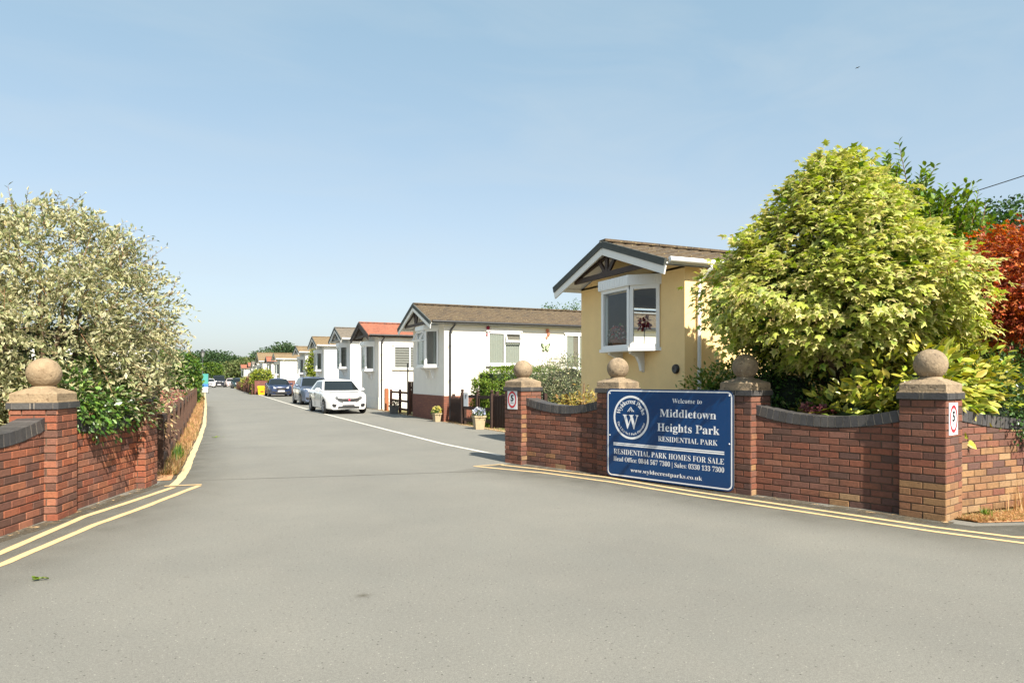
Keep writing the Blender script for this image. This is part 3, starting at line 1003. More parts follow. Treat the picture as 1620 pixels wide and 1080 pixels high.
_r = WE + math.radians(-4.4)
_u, _n = (math.cos(_r), math.sin(_r)), (math.sin(_r), -math.cos(_r))        # along, outward of a pillar's front face
# on the road face of the far pillar
speed_sign((5.15 + _n[0] * .232 - _u[0] * 0.01, 10.99 + _n[1] * .232 - _u[1] * 0.01, 1.125), _r, 0.27, 0.335, "white 5 mph sign in a red ring on the far gate pillar")
# on the sunlit side face of the near pillar
cx, cy = wpt(6.41, 0)
speed_sign((cx + _u[0] * .232 + _n[0] * 0.045, cy + _u[1] * .232 + _n[1] * 0.045, 1.07), _r + math.pi / 2, 0.24, 0.34, "white 5 mph sign in a red ring on the near gate pillar")

# ------------------------------------------------------------------ park homes
def tile_mat(name, cols, lichen=None):
    m = mat(name, cols[0], 0.92, 0.28, 7, 0.6, 50, spots=[(2.5, 0.50, 0.7, cols[1]), (9, 0.60, 0.72, cols[2])] + ([(30, 0.60, 0.66, lichen)] if lichen else []))
    return m


T_BROWN = tile_mat('tile_brown', (L(90, 77, 61), L(68, 60, 52), L(108, 96, 74)), L(158, 146, 104))
T_GREY = tile_mat('tile_grey', (L(112, 104, 94), L(98, 92, 84), L(122, 114, 100)), L(140, 132, 112))
T_RED = tile_mat('tile_red', (L(148, 94, 74), L(128, 82, 66), L(156, 106, 84)))
T_TAN = tile_mat('tile_tan', (L(124, 106, 80), L(108, 94, 74), L(134, 118, 88)), L(146, 134, 102))
M['verge'] = mat('verge', L(76, 80, 78), 0.85, 0.2, 9, 0.3, 50)
M['skirt_white'] = mat('skirt_white', (0.70, 0.68, 0.63), 0.9, 0.08, 4, 0.3, 30)
M['cladding'] = mat('cladding', (0.78, 0.77, 0.74), 0.6, 0.03, 4)


def skirting_brick(name, c1, c2, mo):
    m = bpy.data.materials.new(name)
    m.use_nodes = True
    n, l = m.node_tree.nodes, m.node_tree.links
    b = n["Principled BSDF"]
    b.inputs['Roughness'].default_value = 0.9
    t = n.new("ShaderNodeTexCoord")
    sx = n.new("ShaderNodeSeparateXYZ"); l.new(t.outputs['Object'], sx.inputs[0])
    ad = n.new("ShaderNodeMath"); l.new(sx.outputs[0], ad.inputs[0]); l.new(sx.outputs[1], ad.inputs[1])
    cb = n.new("ShaderNodeCombineXYZ"); l.new(ad.outputs[0], cb.inputs[0]); l.new(sx.outputs[2], cb.inputs[1])
    br = n.new("ShaderNodeTexBrick")
    br.inputs['Color1'].default_value = (*c1, 1); br.inputs['Color2'].default_value = (*c2, 1); br.inputs['Mortar'].default_value = (*mo, 1)
    br.inputs['Scale'].default_value = 1
    br.inputs['Brick Width'].default_value = 0.225; br.inputs['Row Height'].default_value = 0.075
    br.inputs['Mortar Size'].default_value = 0.008; br.inputs['Bias'].default_value = 0.1
    l.new(cb.outputs[0], br.inputs['Vector'])
    l.new(br.outputs[0], b.inputs['Base Color'])
    bp = n.new("ShaderNodeBump"); bp.inputs['Distance'].default_value = 0.01; bp.inputs['Strength'].default_value = 0.6; bp.invert = True
    l.new(br.outputs['Fac'], bp.inputs['Height']); l.new(bp.outputs[0], b.inputs['Normal'])
    return m


M['skirt_brick'] = skirting_brick('skirt_brick', L(132, 80, 62), L(116, 70, 56), L(88, 66, 56))


def frame_win(mb, A, Bp, z0, z1, n, w=0.055, t=0.05, mull=(), transom=None):
    """bars of a window frame between plan points A and Bp; n outward (2D)"""
    A, Bp = Vector((*A, 0)), Vector((*Bp, 0))
    N = Vector((*n, 0)); Ld = (Bp - A).length
    e = (Bp - A).normalized()
    Z = Vector((0, 0, 1))
    zc, hz = (z0 + z1) / 2, (z1 - z0) / 2
    for z in (z0 + w / 2, z1 - w / 2):
        mb.obox((A + Bp) / 2 + Z * z, e * Ld / 2, N * t / 2, Z * w / 2)
    for s in (w / 2, Ld - w / 2):
        mb.obox(A + e * s + Z * zc, e * w / 2, N * (t / 2 + .002), Z * (hz - .001))
    for s in mull:
        mb.obox(A + e * (s * Ld) + Z * zc, e * w * .5, N * (t / 2 + .004), Z * (hz - .002))
    if transom:
        for (s0, s1, zf) in transom:
            zz = z0 + (z1 - z0) * zf
            mb.obox(A + e * ((s0 + s1) / 2 * Ld) + Z * zz, e * ((s1 - s0) / 2 * Ld), N * (t / 2 + .003), Z * w * .45)


def drape(par, fn, z0, z1, folds=5, m=None, depth=.03):
    """a hanging curtain as one pleated sheet; fn(s, d) gives the plan point at s (0..1) and fold depth d"""
    mb = MB(); mb.smooth = True
    n = folds * 6
    P = [fn(i / n, depth * .5 * (1 + math.cos(2 * math.pi * folds * i / n))) for i in range(n + 1)]
    lo = [mb.vert((x, y, z0)) for x, y in P]; hi = [mb.vert((x, y, z1)) for x, y in P]
    for i in range(n):
        mb.face((lo[i], lo[i + 1], hi[i + 1], hi[i]))
    return mb.build("curtain", m or M['curtain'], par)


def park_home(loc, label, rz=0.0, Wd=3.8, Ln=12.0, zs=0.55, eave=3.42, ridge=4.16, wall='render_cream', tiles=None, trim='white_paint',
              gut='black_plastic', beamm='brown_paint', bay=(1.9, 1.0), bayz=(1.95, 3.25), skirt='skirt_white', windows=(), fine=True, ov=0.55,
              clad=False, opening=False, pipe_x=0.27, fan=True, group="white park homes in the row along the road", vergem='verge'):
    """A residential park home, front gable at x=0 facing -x, near long side at y=0. bay: (y centre, width of front facet)"""
    tiles = tiles or T_BROWN
    t = empty("park_home", loc, rz, label, "house", group)
    yc, so = Wd / 2, 0.19
    slope = (ridge - eave) / (yc + so)
    zat = lambda y: ridge - abs(y - yc) * slope
    bc, bw = bay
    P = 0.37
    J0, C2, C1, J1 = (0, bc - bw / 2 - .40), (-P, bc - bw / 2), (-P, bc + bw / 2), (0, bc + bw / 2 + .45)
    z0, z1 = bayz
    # walls
    mb = MB()
    zt = eave - .02
    mb.poly([(0, 0, zs), (Ln, 0, zs), (Ln, 0, zt), (0, 0, zt)])
    fx0, fx1, fz0, fz1 = 1.15, 2.25, 2.15, 3.14           # window of the far side, seen through the bay
    if opening:
        for q in ((0, fx0, zs, zt), (fx1, Ln, zs, zt), (fx0, fx1, zs, fz0), (fx0, fx1, fz1, zt)):
            mb.poly([(q[1], Wd, q[2]), (q[0], Wd, q[2]), (q[0], Wd, q[3]), (q[1], Wd, q[3])])
    else:
        mb.poly([(Ln, Wd, zs), (0, Wd, zs), (0, Wd, zt), (Ln, Wd, zt)])
    g = lambda x: [(x, 0, zt), (x, 0, zat(0) - .12), (x, yc, ridge - .13), (x, Wd, zat(Wd) - .12), (x, Wd, zt)]
    mb.poly([(Ln, 0, zs), (Ln, Wd, zs)] + g(Ln)[::-1])
    if opening:
        ya, yb = J0[1] + .06, J1[1] - .06
        za, zb = z0 + .04, z1 - .02
        mb.poly([(0, Wd, zs), (0, yb, zs), (0, yb, zt), (0, Wd, zt)])
        mb.poly([(0, ya, zs), (0, 0, zs), (0, 0, zt), (0, ya, zt)])
        mb.poly([(0, yb, zs), (0, ya, zs), (0, ya, za), (0, yb, za)])
        mb.poly([(0, yb, zb), (0, ya, zb), (0, ya, zt), (0, yb, zt)])
        mb.poly(g(0)[::1])
        mb.m = 1
        mb.box(.02, 4.2, .03, Wd - .03, .62, .66)
        mb.box(.02, 4.2, .03, Wd - .03, zt - .12, zt - .08)
        mb.box(4.2, 4.25, .03, Wd - .03, .66, zt - .12)
        mb.box(.03, 4.2, .03, .05, .66, zt - .12); [mb.box(a, b, Wd - .05, Wd - .03, c, d) for a, b, c, d in ((.03, fx0, .66, zt - .12), (fx1, 4.2, .66, zt - .12), (fx0, fx1, .66, fz0), (fx0, fx1, fz1, zt - .12))]
        mb.m = 0
    else:
        mb.poly([(0, Wd, zs), (0, 0, zs)] + g(0))
    if clad:
        x = 0.2
        while x < Ln:
            mb.box(x, x + .025, -.012, 0.0, zs, zt - .03); x += 0.40
    mb.build("wall", [M['cladding' if clad else wall], M['interior']], t)
    mb = MB()
    mb.box(-.02, Ln + .02, -.02, Wd + .02, -.02, zs)
    mb.box(-.035, Ln + .03, -.035, -.02, zs - .03, zs + .02) if skirt != 'skirt_brick' else None
    mb.build("skirting", M[skirt], t)
    # roof: stepped courses of profiled tiles on both slopes
    mb = MB()
    nc = 8 if fine else 5
    nx = int((Ln + 2 * ov) / (0.05 if fine else 0.6))
    xs = np.linspace(-ov, Ln + .3, nx + 1)
    prof = 0.016 * np.cos(2 * np.pi * xs / 0.30) if fine else np.zeros(nx + 1)
    for sgn in (-1, 1):
        for i in range(nc):
            ra, rb = [], []
            for x, p in zip(xs, prof):
                for lst, f, up in ((ra, i / nc, 0.030), (rb, min((i + 1) / nc + .01, 1), 0.006)):
                    y = yc + sgn * (yc + so + .03) * (1 - f)
                    lst.append(mb.vert((x, y, ridge - abs(y - yc) * slope + up + p * (1 if f < 1 else .5))))
            base = [mb.vert((x, yc + sgn * (yc + so + .03) * (1 - i / nc), ridge - (yc + so + .03) * (1 - i / nc) * slope - .005)) for x in xs]
            for k in range(nx):
                q = (ra[k], ra[k + 1], rb[k + 1], rb[k])
                mb.face(q if sgn < 0 else q[::-1])
                q = (base[k], base[k + 1], ra[k + 1], ra[k])
                mb.face(q if sgn < 0 else q[::-1])
    r = mb.build("roof", tiles, t, sharp=40)
    for p_ in r.data.polygons: p_.use_smooth = True
    mb = MB()
    for i in range(int((Ln + ov) / .42)):
        x = -ov + .42 * i
        mb.obox((x + .2, yc, ridge + .035), (.205, 0, 0), (0, .11, 0), (0, 0, .022))
    mb.build("ridge_tiles", tiles, r)
    # verge trim, bargeboards and soffit of the front gable, slab under the tiles
    mb = MB()
    for sgn in (-1, 1):
        ye = yc + sgn * (yc + so + .02)
        off = 0.0 if sgn < 0 else 0.003
        mb.beam((-ov - .012 - off, ye, zat(ye) - .035), (-ov - .012 - off, yc, ridge - .035), 0.05, 0.125)
    mb.build("verge_trim", M[vergem], r)
    mb = MB()
    for sgn in (-1, 1):
        ye = yc + sgn * (yc + so)
        off = 0.0 if sgn < 0 else 0.003
        mb.beam((-ov - off, ye, zat(ye) - .165), (-ov - off, yc, ridge - .165), 0.03, 0.145)
    mb.build("bargeboard", M[trim], t)
    mb = MB()
    for sgn in (-1, 1):
        ye = yc + sgn * (yc + so)
        q = [(-ov + .01, ye, zat(ye) - .08), (Ln + .28, ye, zat(ye) - .08), (Ln + .28, yc, ridge - .08), (-ov + .01, yc, ridge - .08)]
        mb.poly(q if sgn > 0 else q[::-1])
        ya, yb = (-so, 0) if sgn < 0 else (Wd, Wd + so)
        mb.box(-ov + .015, Ln + .28, ya, yb, eave - .045, eave - .02)
        yf = -so if sgn < 0 else Wd + so
        mb.box(-ov + .02, Ln + .28, yf - .012, yf + .012, eave - .06, eave + .015)
    mb.build("soffit", M[trim], t)
    # gable timbers
    if beamm:
        mb = MB()
        zb_ = eave + .035
        hw = (ridge - zb_ - .20) / slope
        xg = -ov + .10
        mb.beam((xg, yc - hw, zb_), (xg, yc + hw, zb_), 0.05, 0.10)
        if fan:
            mb.box(xg - .022, xg + .022, yc - .045, yc + .045, zb_ + .045, ridge - .24)
            for s_ in (-1, 1):
                mb.beam((xg + .004, yc + s_ * .06, zb_ + .04), (xg + .004, yc + s_ * .30, ridge - .30), 0.045, 0.075)
        for s_ in (-1, 1):
            mb.beam((xg + .006, yc + s_ * hw * .96, zb_ + .04), (xg + .006, yc + s_ * .03, ridge - .265), 0.045, 0.06)
        mb.build("gable_truss", M[beamm], t)
    # gutters and pipe
    mb = MB()
    mb.smooth = True
    for yg in (-so - .055, Wd + so + .055):
        mb.tube([(-ov + .05, yg, eave + .01), (Ln + .2, yg, eave + .01)], 0.047, 10)
    gobj = mb.build("gutter", M[gut], t, sharp=50)
    mb = MB()
    mb.smooth = True
    mb.tube([(pipe_x + .10, -so - .065, eave - .03), (pipe_x + .10, -so - .06, eave - .09), (pipe_x, -.07, eave - .28), (pipe_x, -.055, eave - .36), (pipe_x, -.055, .05)], 0.036, 10)
    for z in (2.6, 1.4):
        mb.tube([(pipe_x, -.055, z), (pipe_x, -.055, z + .04)], 0.045, 10)
    mb.build("downpipe", M[gut], t, sharp=50)
    # bay window
    mb = MB()
    facets = ((J0, C2, ()), (C2, C1, ()), (C1, J1, ()))
    for (a, b, mu) in facets:
        d = Vector((b[0] - a[0], b[1] - a[1])).normalized()
        frame_win(mb, a, b, z0, z1, (-d.y, d.x), 0.065, 0.06, mu)
    bayo = mb.build("bay_window", M['upvc'], t)
    mb = MB()
    for (a, b, mu) in facets:
        mb.poly([(b[0], b[1], z0 + .05), (a[0], a[1], z0 + .05), (a[0], a[1], z1 - .05), (b[0], b[1], z1 - .05)])
    mb.build("glass", M['glass'], bayo)
    mb = MB()
    out = 0.05
    pl = [(0.0, J0[1] - .04), (-P - .06, C2[1] - .03), (-P - .06, C1[1] + .03), (0.0, J1[1] + .04)]
    for zz0, zz1 in ((z0 - .06, z0), ):
        lo = [(x, y, zz0) for x, y in pl]; hi = [(x, y, zz1) for x, y in pl]
        mb.poly(lo); mb.poly(hi[::-1])
        for i in range(3): mb.poly([lo[i], hi[i], hi[i + 1], lo[i + 1]])
    mb.build("sill", M['upvc'], bayo)
    mb = MB()
    pl = [(0.0, J0[1] - .05), (-P - .08, C2[1] - .04), (-P - .08, C1[1] + .04), (0.0, J1[1] + .05)]
    zz0, zz1 = z1, min(z1 + .19, eave - .05)
    lo = [(x, y, zz0) for x, y in pl]; hi = [(x, y, zz1) for x, y in pl]
    mb.poly(lo); mb.poly(hi[::-1])
    for i in range(3):
        mb.poly([lo[i], hi[i], hi[i + 1], lo[i + 1]])
        a, b = Vector(lo[i]), Vector(lo[i + 1])
        for k in range(12):                                       # reeded face
            p = a.lerp(b, (k + .5) / 12)
            mb.obox(p + Vector((0, 0, (zz1 - zz0) / 2)), (b - a) / 30, Vector((-.006, 0, 0)), Vector((0, 0, (zz1 - zz0) / 2 - .02)))
    mb.build("frieze", M['upvc'], bayo)
    for yb in (bc - bw * .38, bc + bw * .38):
        mb = MB()
        prof2 = [(-.30, z0 - .06), (-.30, z0 - .10), (-.16, z0 - .16), (-.09, z0 - .28), (-.06, z0 - .42), (0, z0 - .45), (0, z0 - .06)]
        f = [(x, yb - .04, z) for x, z in prof2]; b = [(x, yb + .04, z) for x, z in prof2]
        mb.poly(f); mb.poly(b[::-1])
        for i in range(len(f)):
            j = (i + 1) % len(f); mb.poly([f[i], b[i], b[j], f[j]])
        mb.build("bracket", M['upvc'], bayo)
    if not opening:                                               # flat dark panel, no blind: room shade as colour; curtains at its sides
        mb = MB()
        mb.box(-.012, -.004, J0[1] + .03, J1[1] - .03, z0, z1)
        mb.build("blind", M['interior'], bayo)
    for (a, b) in (((.06, J1[1] - .02), ) if opening else ((-.05, J0[1] + .12), (-.05, J1[1] - .30))):
        drape(bayo, lambda s, d: (a - d, b + .2 * s), z0 + .05, z1 - .05)
    if opening:
        mb = MB()
        frame_win(mb, (fx1, Wd - .01), (fx0, Wd - .01), fz0, fz1, (0, 1), .05, .10, (), ((0, 1, .88),))
        mb.build("window", M['upvc'], t)
    # windows of the near side
    for (wx, ww, wz0, wz1, style) in windows:
        mb = MB()
        a, b = (wx, -.02), (wx + ww, -.02)
        tr = {'open': ((.5, 1, .72),), 'none': None, 'both': ((0, 1, .74),), 'blind': None}[style]
        frame_win(mb, a, b, wz0, wz1, (0, -1), 0.06, 0.06, (.5,), tr)
        mb.box(wx - .05, wx + ww + .05, -.07, -.002, wz1 + .002, wz1 + .05)
        fw = mb.build("window", M['upvc'], t)
        mb = MB()
        mb.box(wx - .06, wx + ww + .06, -.10, -.002, wz0 - .05, wz0 - .002)
        mb.build("sill", M['upvc'], fw)
        mb = MB()
        mb.poly([(wx + .03, -.03, wz0 + .03), (wx + ww - .03, -.03, wz0 + .03), (wx + ww - .03, -.03, wz1 - .03), (wx + .03, -.03, wz1 - .03)])
        mb.build("glass", M['glass'], fw)
        mb = MB()
        if style == 'blind':
            mb.box(wx + .03, wx + ww - .03, -.008, -.003, wz0 + .03, wz1 - .03)
            k = wz0 + .08
            while k < wz1 - .05:
                mb.beam((wx + .04, -.014, k), (wx + ww - .04, -.014, k), 0.012, 0.07, (0, .6, 1)); k += .12
            mb.build("blind", M['blind'], fw)
        else:
            mb.box(wx + .03, wx + ww - .03, -.006, -.003, wz0 + .03, wz1 - .03)
            mb.build("dark_backing", M['interior'], fw)  # thin dark panel: the unlit room behind the window given as colour
            for h in (0, 1):
                x0 = wx + .05 + h * ww * .5
                wd_ = ww * (.42 if style == 'open' else .26)
                drape(fw, lambda s, d: (x0 + wd_ * s, -.008 - d), wz0 + .05, wz1 - (.07 if h == 0 or style != 'open' else .30 * (wz1 - wz0)), 6, depth=.018)
    if windows and windows[0][4] == 'open':                       # the bay's far top light stands open too
        mb = MB()
        ya, yb_, zt_, zl = C2[1] + .06, C1[1] - .05, z1 - .06, z1 - .36
        xa, xb = -P - .04, -P - .20
        for (pa, pb) in (((xa, ya, zt_), (xb, ya, zl)), ((xa, yb_, zt_), (xb, yb_, zl)), ((xb, ya, zl), (xb, yb_, zl)), ((xa, ya, zt_), (xa, yb_, zt_))):
            mb.beam(pa, pb, .05, .05, (1, 0, .4))
        mb.box(-P - .035, -P + .035, C2[1] + .03, C1[1] - .03, zl - .03, zl + .03)
        mb.build("top_light", M['upvc'], bayo)
    if windows and windows[0][4] == 'open':                       # top light standing ajar
        wx, ww, wz0, wz1, _ = windows[0]
        mb = MB()
        zz = wz0 + (wz1 - wz0) * .74
        o = .12
        for (pa, pb) in (((wx + ww * .53, -.06, wz1 - .05), (wx + ww * .53, -.06 - o, zz)), ((wx + ww * .97, -.06, wz1 - .05), (wx + ww * .97, -.06 - o, zz)),
                         ((wx + ww * .53, -.06 - o, zz), (wx + ww * .97, -.06 - o, zz)), ((wx + ww * .53, -.06, wz1 - .05), (wx + ww * .97, -.06, wz1 - .05))):
            mb.beam(pa, pb, .035, .035, (0, 1, .3))
        mb.build("top_light", M['upvc'], t)
    return t


U0 = 7.5
GRP = "white park homes in the row along the road"
h1 = park_home((U0, 9.47, 0), "yellow rendered bungalow home with a white bow window behind the entrance wall", Wd=3.53, Ln=11.5, wall='render_yellow', gut='upvc',
               trim='white_paint', bay=(1.575, 0.95), bayz=(2.06, 3.20), eave=3.46, ridge=4.10, opening=True, group="residential park homes beside the road", skirt='skirt_white', zs=.5)
mb = MB(); mb.smooth = True
mb.lathe([(.085, 0), (.085, .03), (.07, .05), (.03, .052), (.0001, .04)], (-.002, .22, 1.66), 20, (0, 1, 0), (0, 0, 1), (-1, 0, 0))
mb.build("wall_vent", M['black_plastic'], h1, sharp=40)
park_home((U0, 22.4, 0), "white bungalow home with dark red brick base and mossy brown roof behind the flower tubs", Wd=3.85, zs=.89, skirt='skirt_brick', bay=(1.5, .95), bayz=(1.93, 3.22),
          windows=((1.6, 1.30, 1.97, 3.14, 'open'), (4.72, 1.15, 1.85, 3.14, 'none')), eave=3.42, ridge=4.2, trim='white_paint', gut='black_plastic', fan=True, pipe_x=.20, Ln=12.5)
park_home((U0, 32.1, 0), "cream bungalow home with an orange red tiled roof and dark brown boards", Wd=3.85, tiles=T_RED, trim='brown_paint', vergem='brown_paint', bay=(1.7, .9), bayz=(1.9, 3.1),
          eave=3.52, ridge=4.24, windows=((.70, 1.6, 1.95, 3.05, 'blind'),), pipe_x=.12, fan=False)
park_home((U0, 39.1, 0), "white clad bungalow home with grey tiles and black gable timbers behind the white hatchback", Wd=3.8, tiles=T_GREY, clad=True, bay=(1.6, .9), bayz=(2.1, 3.35), eave=3.72, ridge=4.46, gut='upvc', beamm='black_plastic', windows=((5.5, 1.2, 2.0, 3.2, 'none'),), pipe_x=.5)
park_home((U0, 48.5, 0), "white clad bungalow home with tan tiles beside the golden conifer", Wd=3.8, tiles=T_TAN, clad=True, bay=(1.6, .9), bayz=(2.05, 3.3), eave=3.75, ridge=4.44, gut='upvc', beamm='black_plastic', pipe_x=.9)
park_home((U0, 58.2, 0), "white bungalow home with tan tiles behind the golden conifer", Wd=3.8, tiles=T_TAN, wall='render_white', bay=(1.6, .9), bayz=(1.9, 3.1), eave=3.62, ridge=4.16, gut='upvc', beamm='black_plastic', fine=False, pipe_x=.5)
park_home((U0, 78.7, 0), "white bungalow home with a tan roof behind the dark blue car", Wd=4.2, tiles=T_TAN, wall='render_white', bay=(1.8, .9), bayz=(1.9, 3.1), eave=3.60, ridge=4.25, gut='upvc', beamm='black_plastic', fine=False, windows=((2.2, 1.3, 1.9, 3.0, 'none'),), Ln=11)
far = [
    (88.5, 7.4, T_RED, 'brown_paint', "small red roofed white home with a brown drainpipe above the clipped yellow hedge", 3.5, 4.15, 3.4),
    (95.5, 6.9, T_TAN, 'white_paint', "broad tan gabled home rising behind the small red roofed one", 3.7, 4.95, 6.4),
    (107, 7.4, T_GREY, 'brown_paint', "far white home with a brown grey roof right of the pale grey roofed one", 3.5, 4.2, 3.8),
    (117, 7.4, T_GREY, 'white_paint', "far white home with a pale grey roof beside the orange roofed one", 3.5, 4.2, 3.8),
    (128, 7.4, T_RED, 'brown_paint', "far white home with an orange roof between grey and pink red roofs", 3.5, 4.25, 3.8),
    (150, 7.2, T_RED, 'white_paint', "farthest white home with a pink red roof, at the end of the row", 3.5, 4.3, 5.0),
]
for (v, u, tl, tr, lab, ev, rd, wd) in far:
    park_home((u, v, 0), lab, Wd=wd, tiles=tl, trim=tr, wall='render_white', bay=(wd / 2, .9), bayz=(1.9, 3.1), eave=ev, ridge=rd, fine=False,
              gut='black_plastic' if tl is T_RED else 'upvc', beamm='black_plastic', Ln=10)
park_home((-2.5, 40.0, 0), "white home half hidden behind the variegated bush left of the road", math.pi, Wd=3.8, tiles=T_BROWN, wall='render_white', bay=(1.9, 1.2), bayz=(1.6, 2.9), eave=3.1, ridge=3.75,
          fine=False, gut='upvc', zs=.7, group="residential park homes beside the road", Ln=9)
park_home((-3.4, 96.0, 0), "low far bungalow with a white flat edge left of the road end", math.pi, Wd=5, tiles=T_GREY, wall='render_white', bay=(2.5, 1.2), bayz=(1.1, 1.9), eave=2.5, ridge=2.9,
          fine=False, gut='upvc', zs=.4, group="residential park homes beside the road", Ln=9)

# ornaments on the wall of the white home, things in the bow window
def wall_ornament(name, loc, label, cat, shapes):
    t = empty(name, loc, 0, label, cat)
    for (pn, m, polys) in shapes:
        mb = MB()
        for (pts, d) in polys:
            f = [(x, -d, z) for x, z in pts]; b = [(x, -d + .012, z) for x, z in pts]
            mb.poly(f); mb.poly(b[::-1])
            for i in range(len(pts)):
                j = (i + 1) % len(pts); mb.poly([f[i], b[i], b[j], f[j]])
        mb.build(pn, m, t)
    return t


wing = [(.01, .0), (.06, .10), (.17, .17), (.19, .12), (.15, .03), (.08, -.01), (.13, -.06), (.12, -.13), (.06, -.14), (.01, -.05)]
inner = [(.02, .0), (.06, .07), (.13, .12), (.13, .05), (.07, .0), (.10, -.06), (.09, -.10), (.05, -.10)]
mir = lambda p: [(-x, z) for x, z in p][::-1]
M['orn_dark'] = mat('orn_dark', L(60, 78, 52), 0.5, 0.1, 9)
M['orn_green'] = mat('orn_green', L(176, 190, 150), 0.5, 0.15, 9)
M['orn_red'] = mat('orn_red', L(140, 30, 60), 0.6, 0.2, 20)
M['orn_orange'] = mat('orn_orange', L(190, 112, 84), 0.6, 0.2, 20)
wall_ornament("butterfly_ornament", (11.4, 22.39, 2.62), "green metal butterfly fixed to the white wall right of the curtained window", "ornament",
              [("wing", M['orn_dark'], [(wing[::-1], .03)]), ("wing", M['orn_dark'], [(mir(wing)[::-1], .03)]),
               ("wing_pattern", M['orn_green'], [(inner[::-1], .036), (mir(inner)[::-1], .036)]), ("butterfly_body", M['orn_dark'], [([(-.012, .09), (-.012, -.10), (.012, -.10), (.012, .09)], .042)])])
star = [(r * math.cos(a), r * math.sin(a)) for r, a in [((.10 if k % 2 else .05), 2 * math.pi * k / 14) for k in range(14)]]
for (x, z, m, lab) in ((9.12, 3.28, 'orn_red', "dark red flower ornament hung under the eaves at the window corner"), (11.48, 3.24, 'orn_orange', "orange flower ornament hung under the eaves above the butterfly")):
    wall_ornament("flower_ornament", (x, 22.39, z), lab, "ornament",
                  [("petals", M[m], [(star, .03), ([(p * .7 + .05, q * .7 - .13) for p, q in star], .045), ([(p * .6 - .03, q * .6 - .24) for p, q in star], .03)]),
                   ("stem", M['orn_orange' if m == 'orn_orange' else 'upvc'], [([(-.006, -.05), (-.02, -.42), (-.008, -.42), (.008, -.05)], .02)])])

# ------------------------------------------------------------------ cars
def paint(name, col, rough=0.25, metal=0.0):
    return mat(name, col, rough, 0.0, metal=metal, spec=0.5, coat=0.8)


M['tyre'] = mat('tyre', (0.018, 0.018, 0.018), 0.85, 0.15, 20)
M['rim'] = mat('rim', (0.42, 0.43, 0.45), 0.35, 0.05, 20, metal=0.8)
M['car_glass'] = mat('car_glass', (0.012, 0.016, 0.018), 0.04, 0.0, spec=0.35)
M['lamp'] = mat('lamp', (0.62, 0.64, 0.66), 0.12, 0.1, 30, metal=0.3, spec=0.8)
M['lamp_dark'] = mat('lamp_dark', (0.16, 0.165, 0.17), 0.12, 0.3, 30, metal=0.3, spec=0.8)
M['plate'] = mat('plate', (0.72, 0.70, 0.74), 0.4, 0.04, 20)
M['chrome'] = mat('chrome', (0.6, 0.6, 0.62), 0.15, 0.0, metal=1.0)
M['trim_black'] = mat('trim_black', (0.02, 0.02, 0.022), 0.55, 0.1, 20)


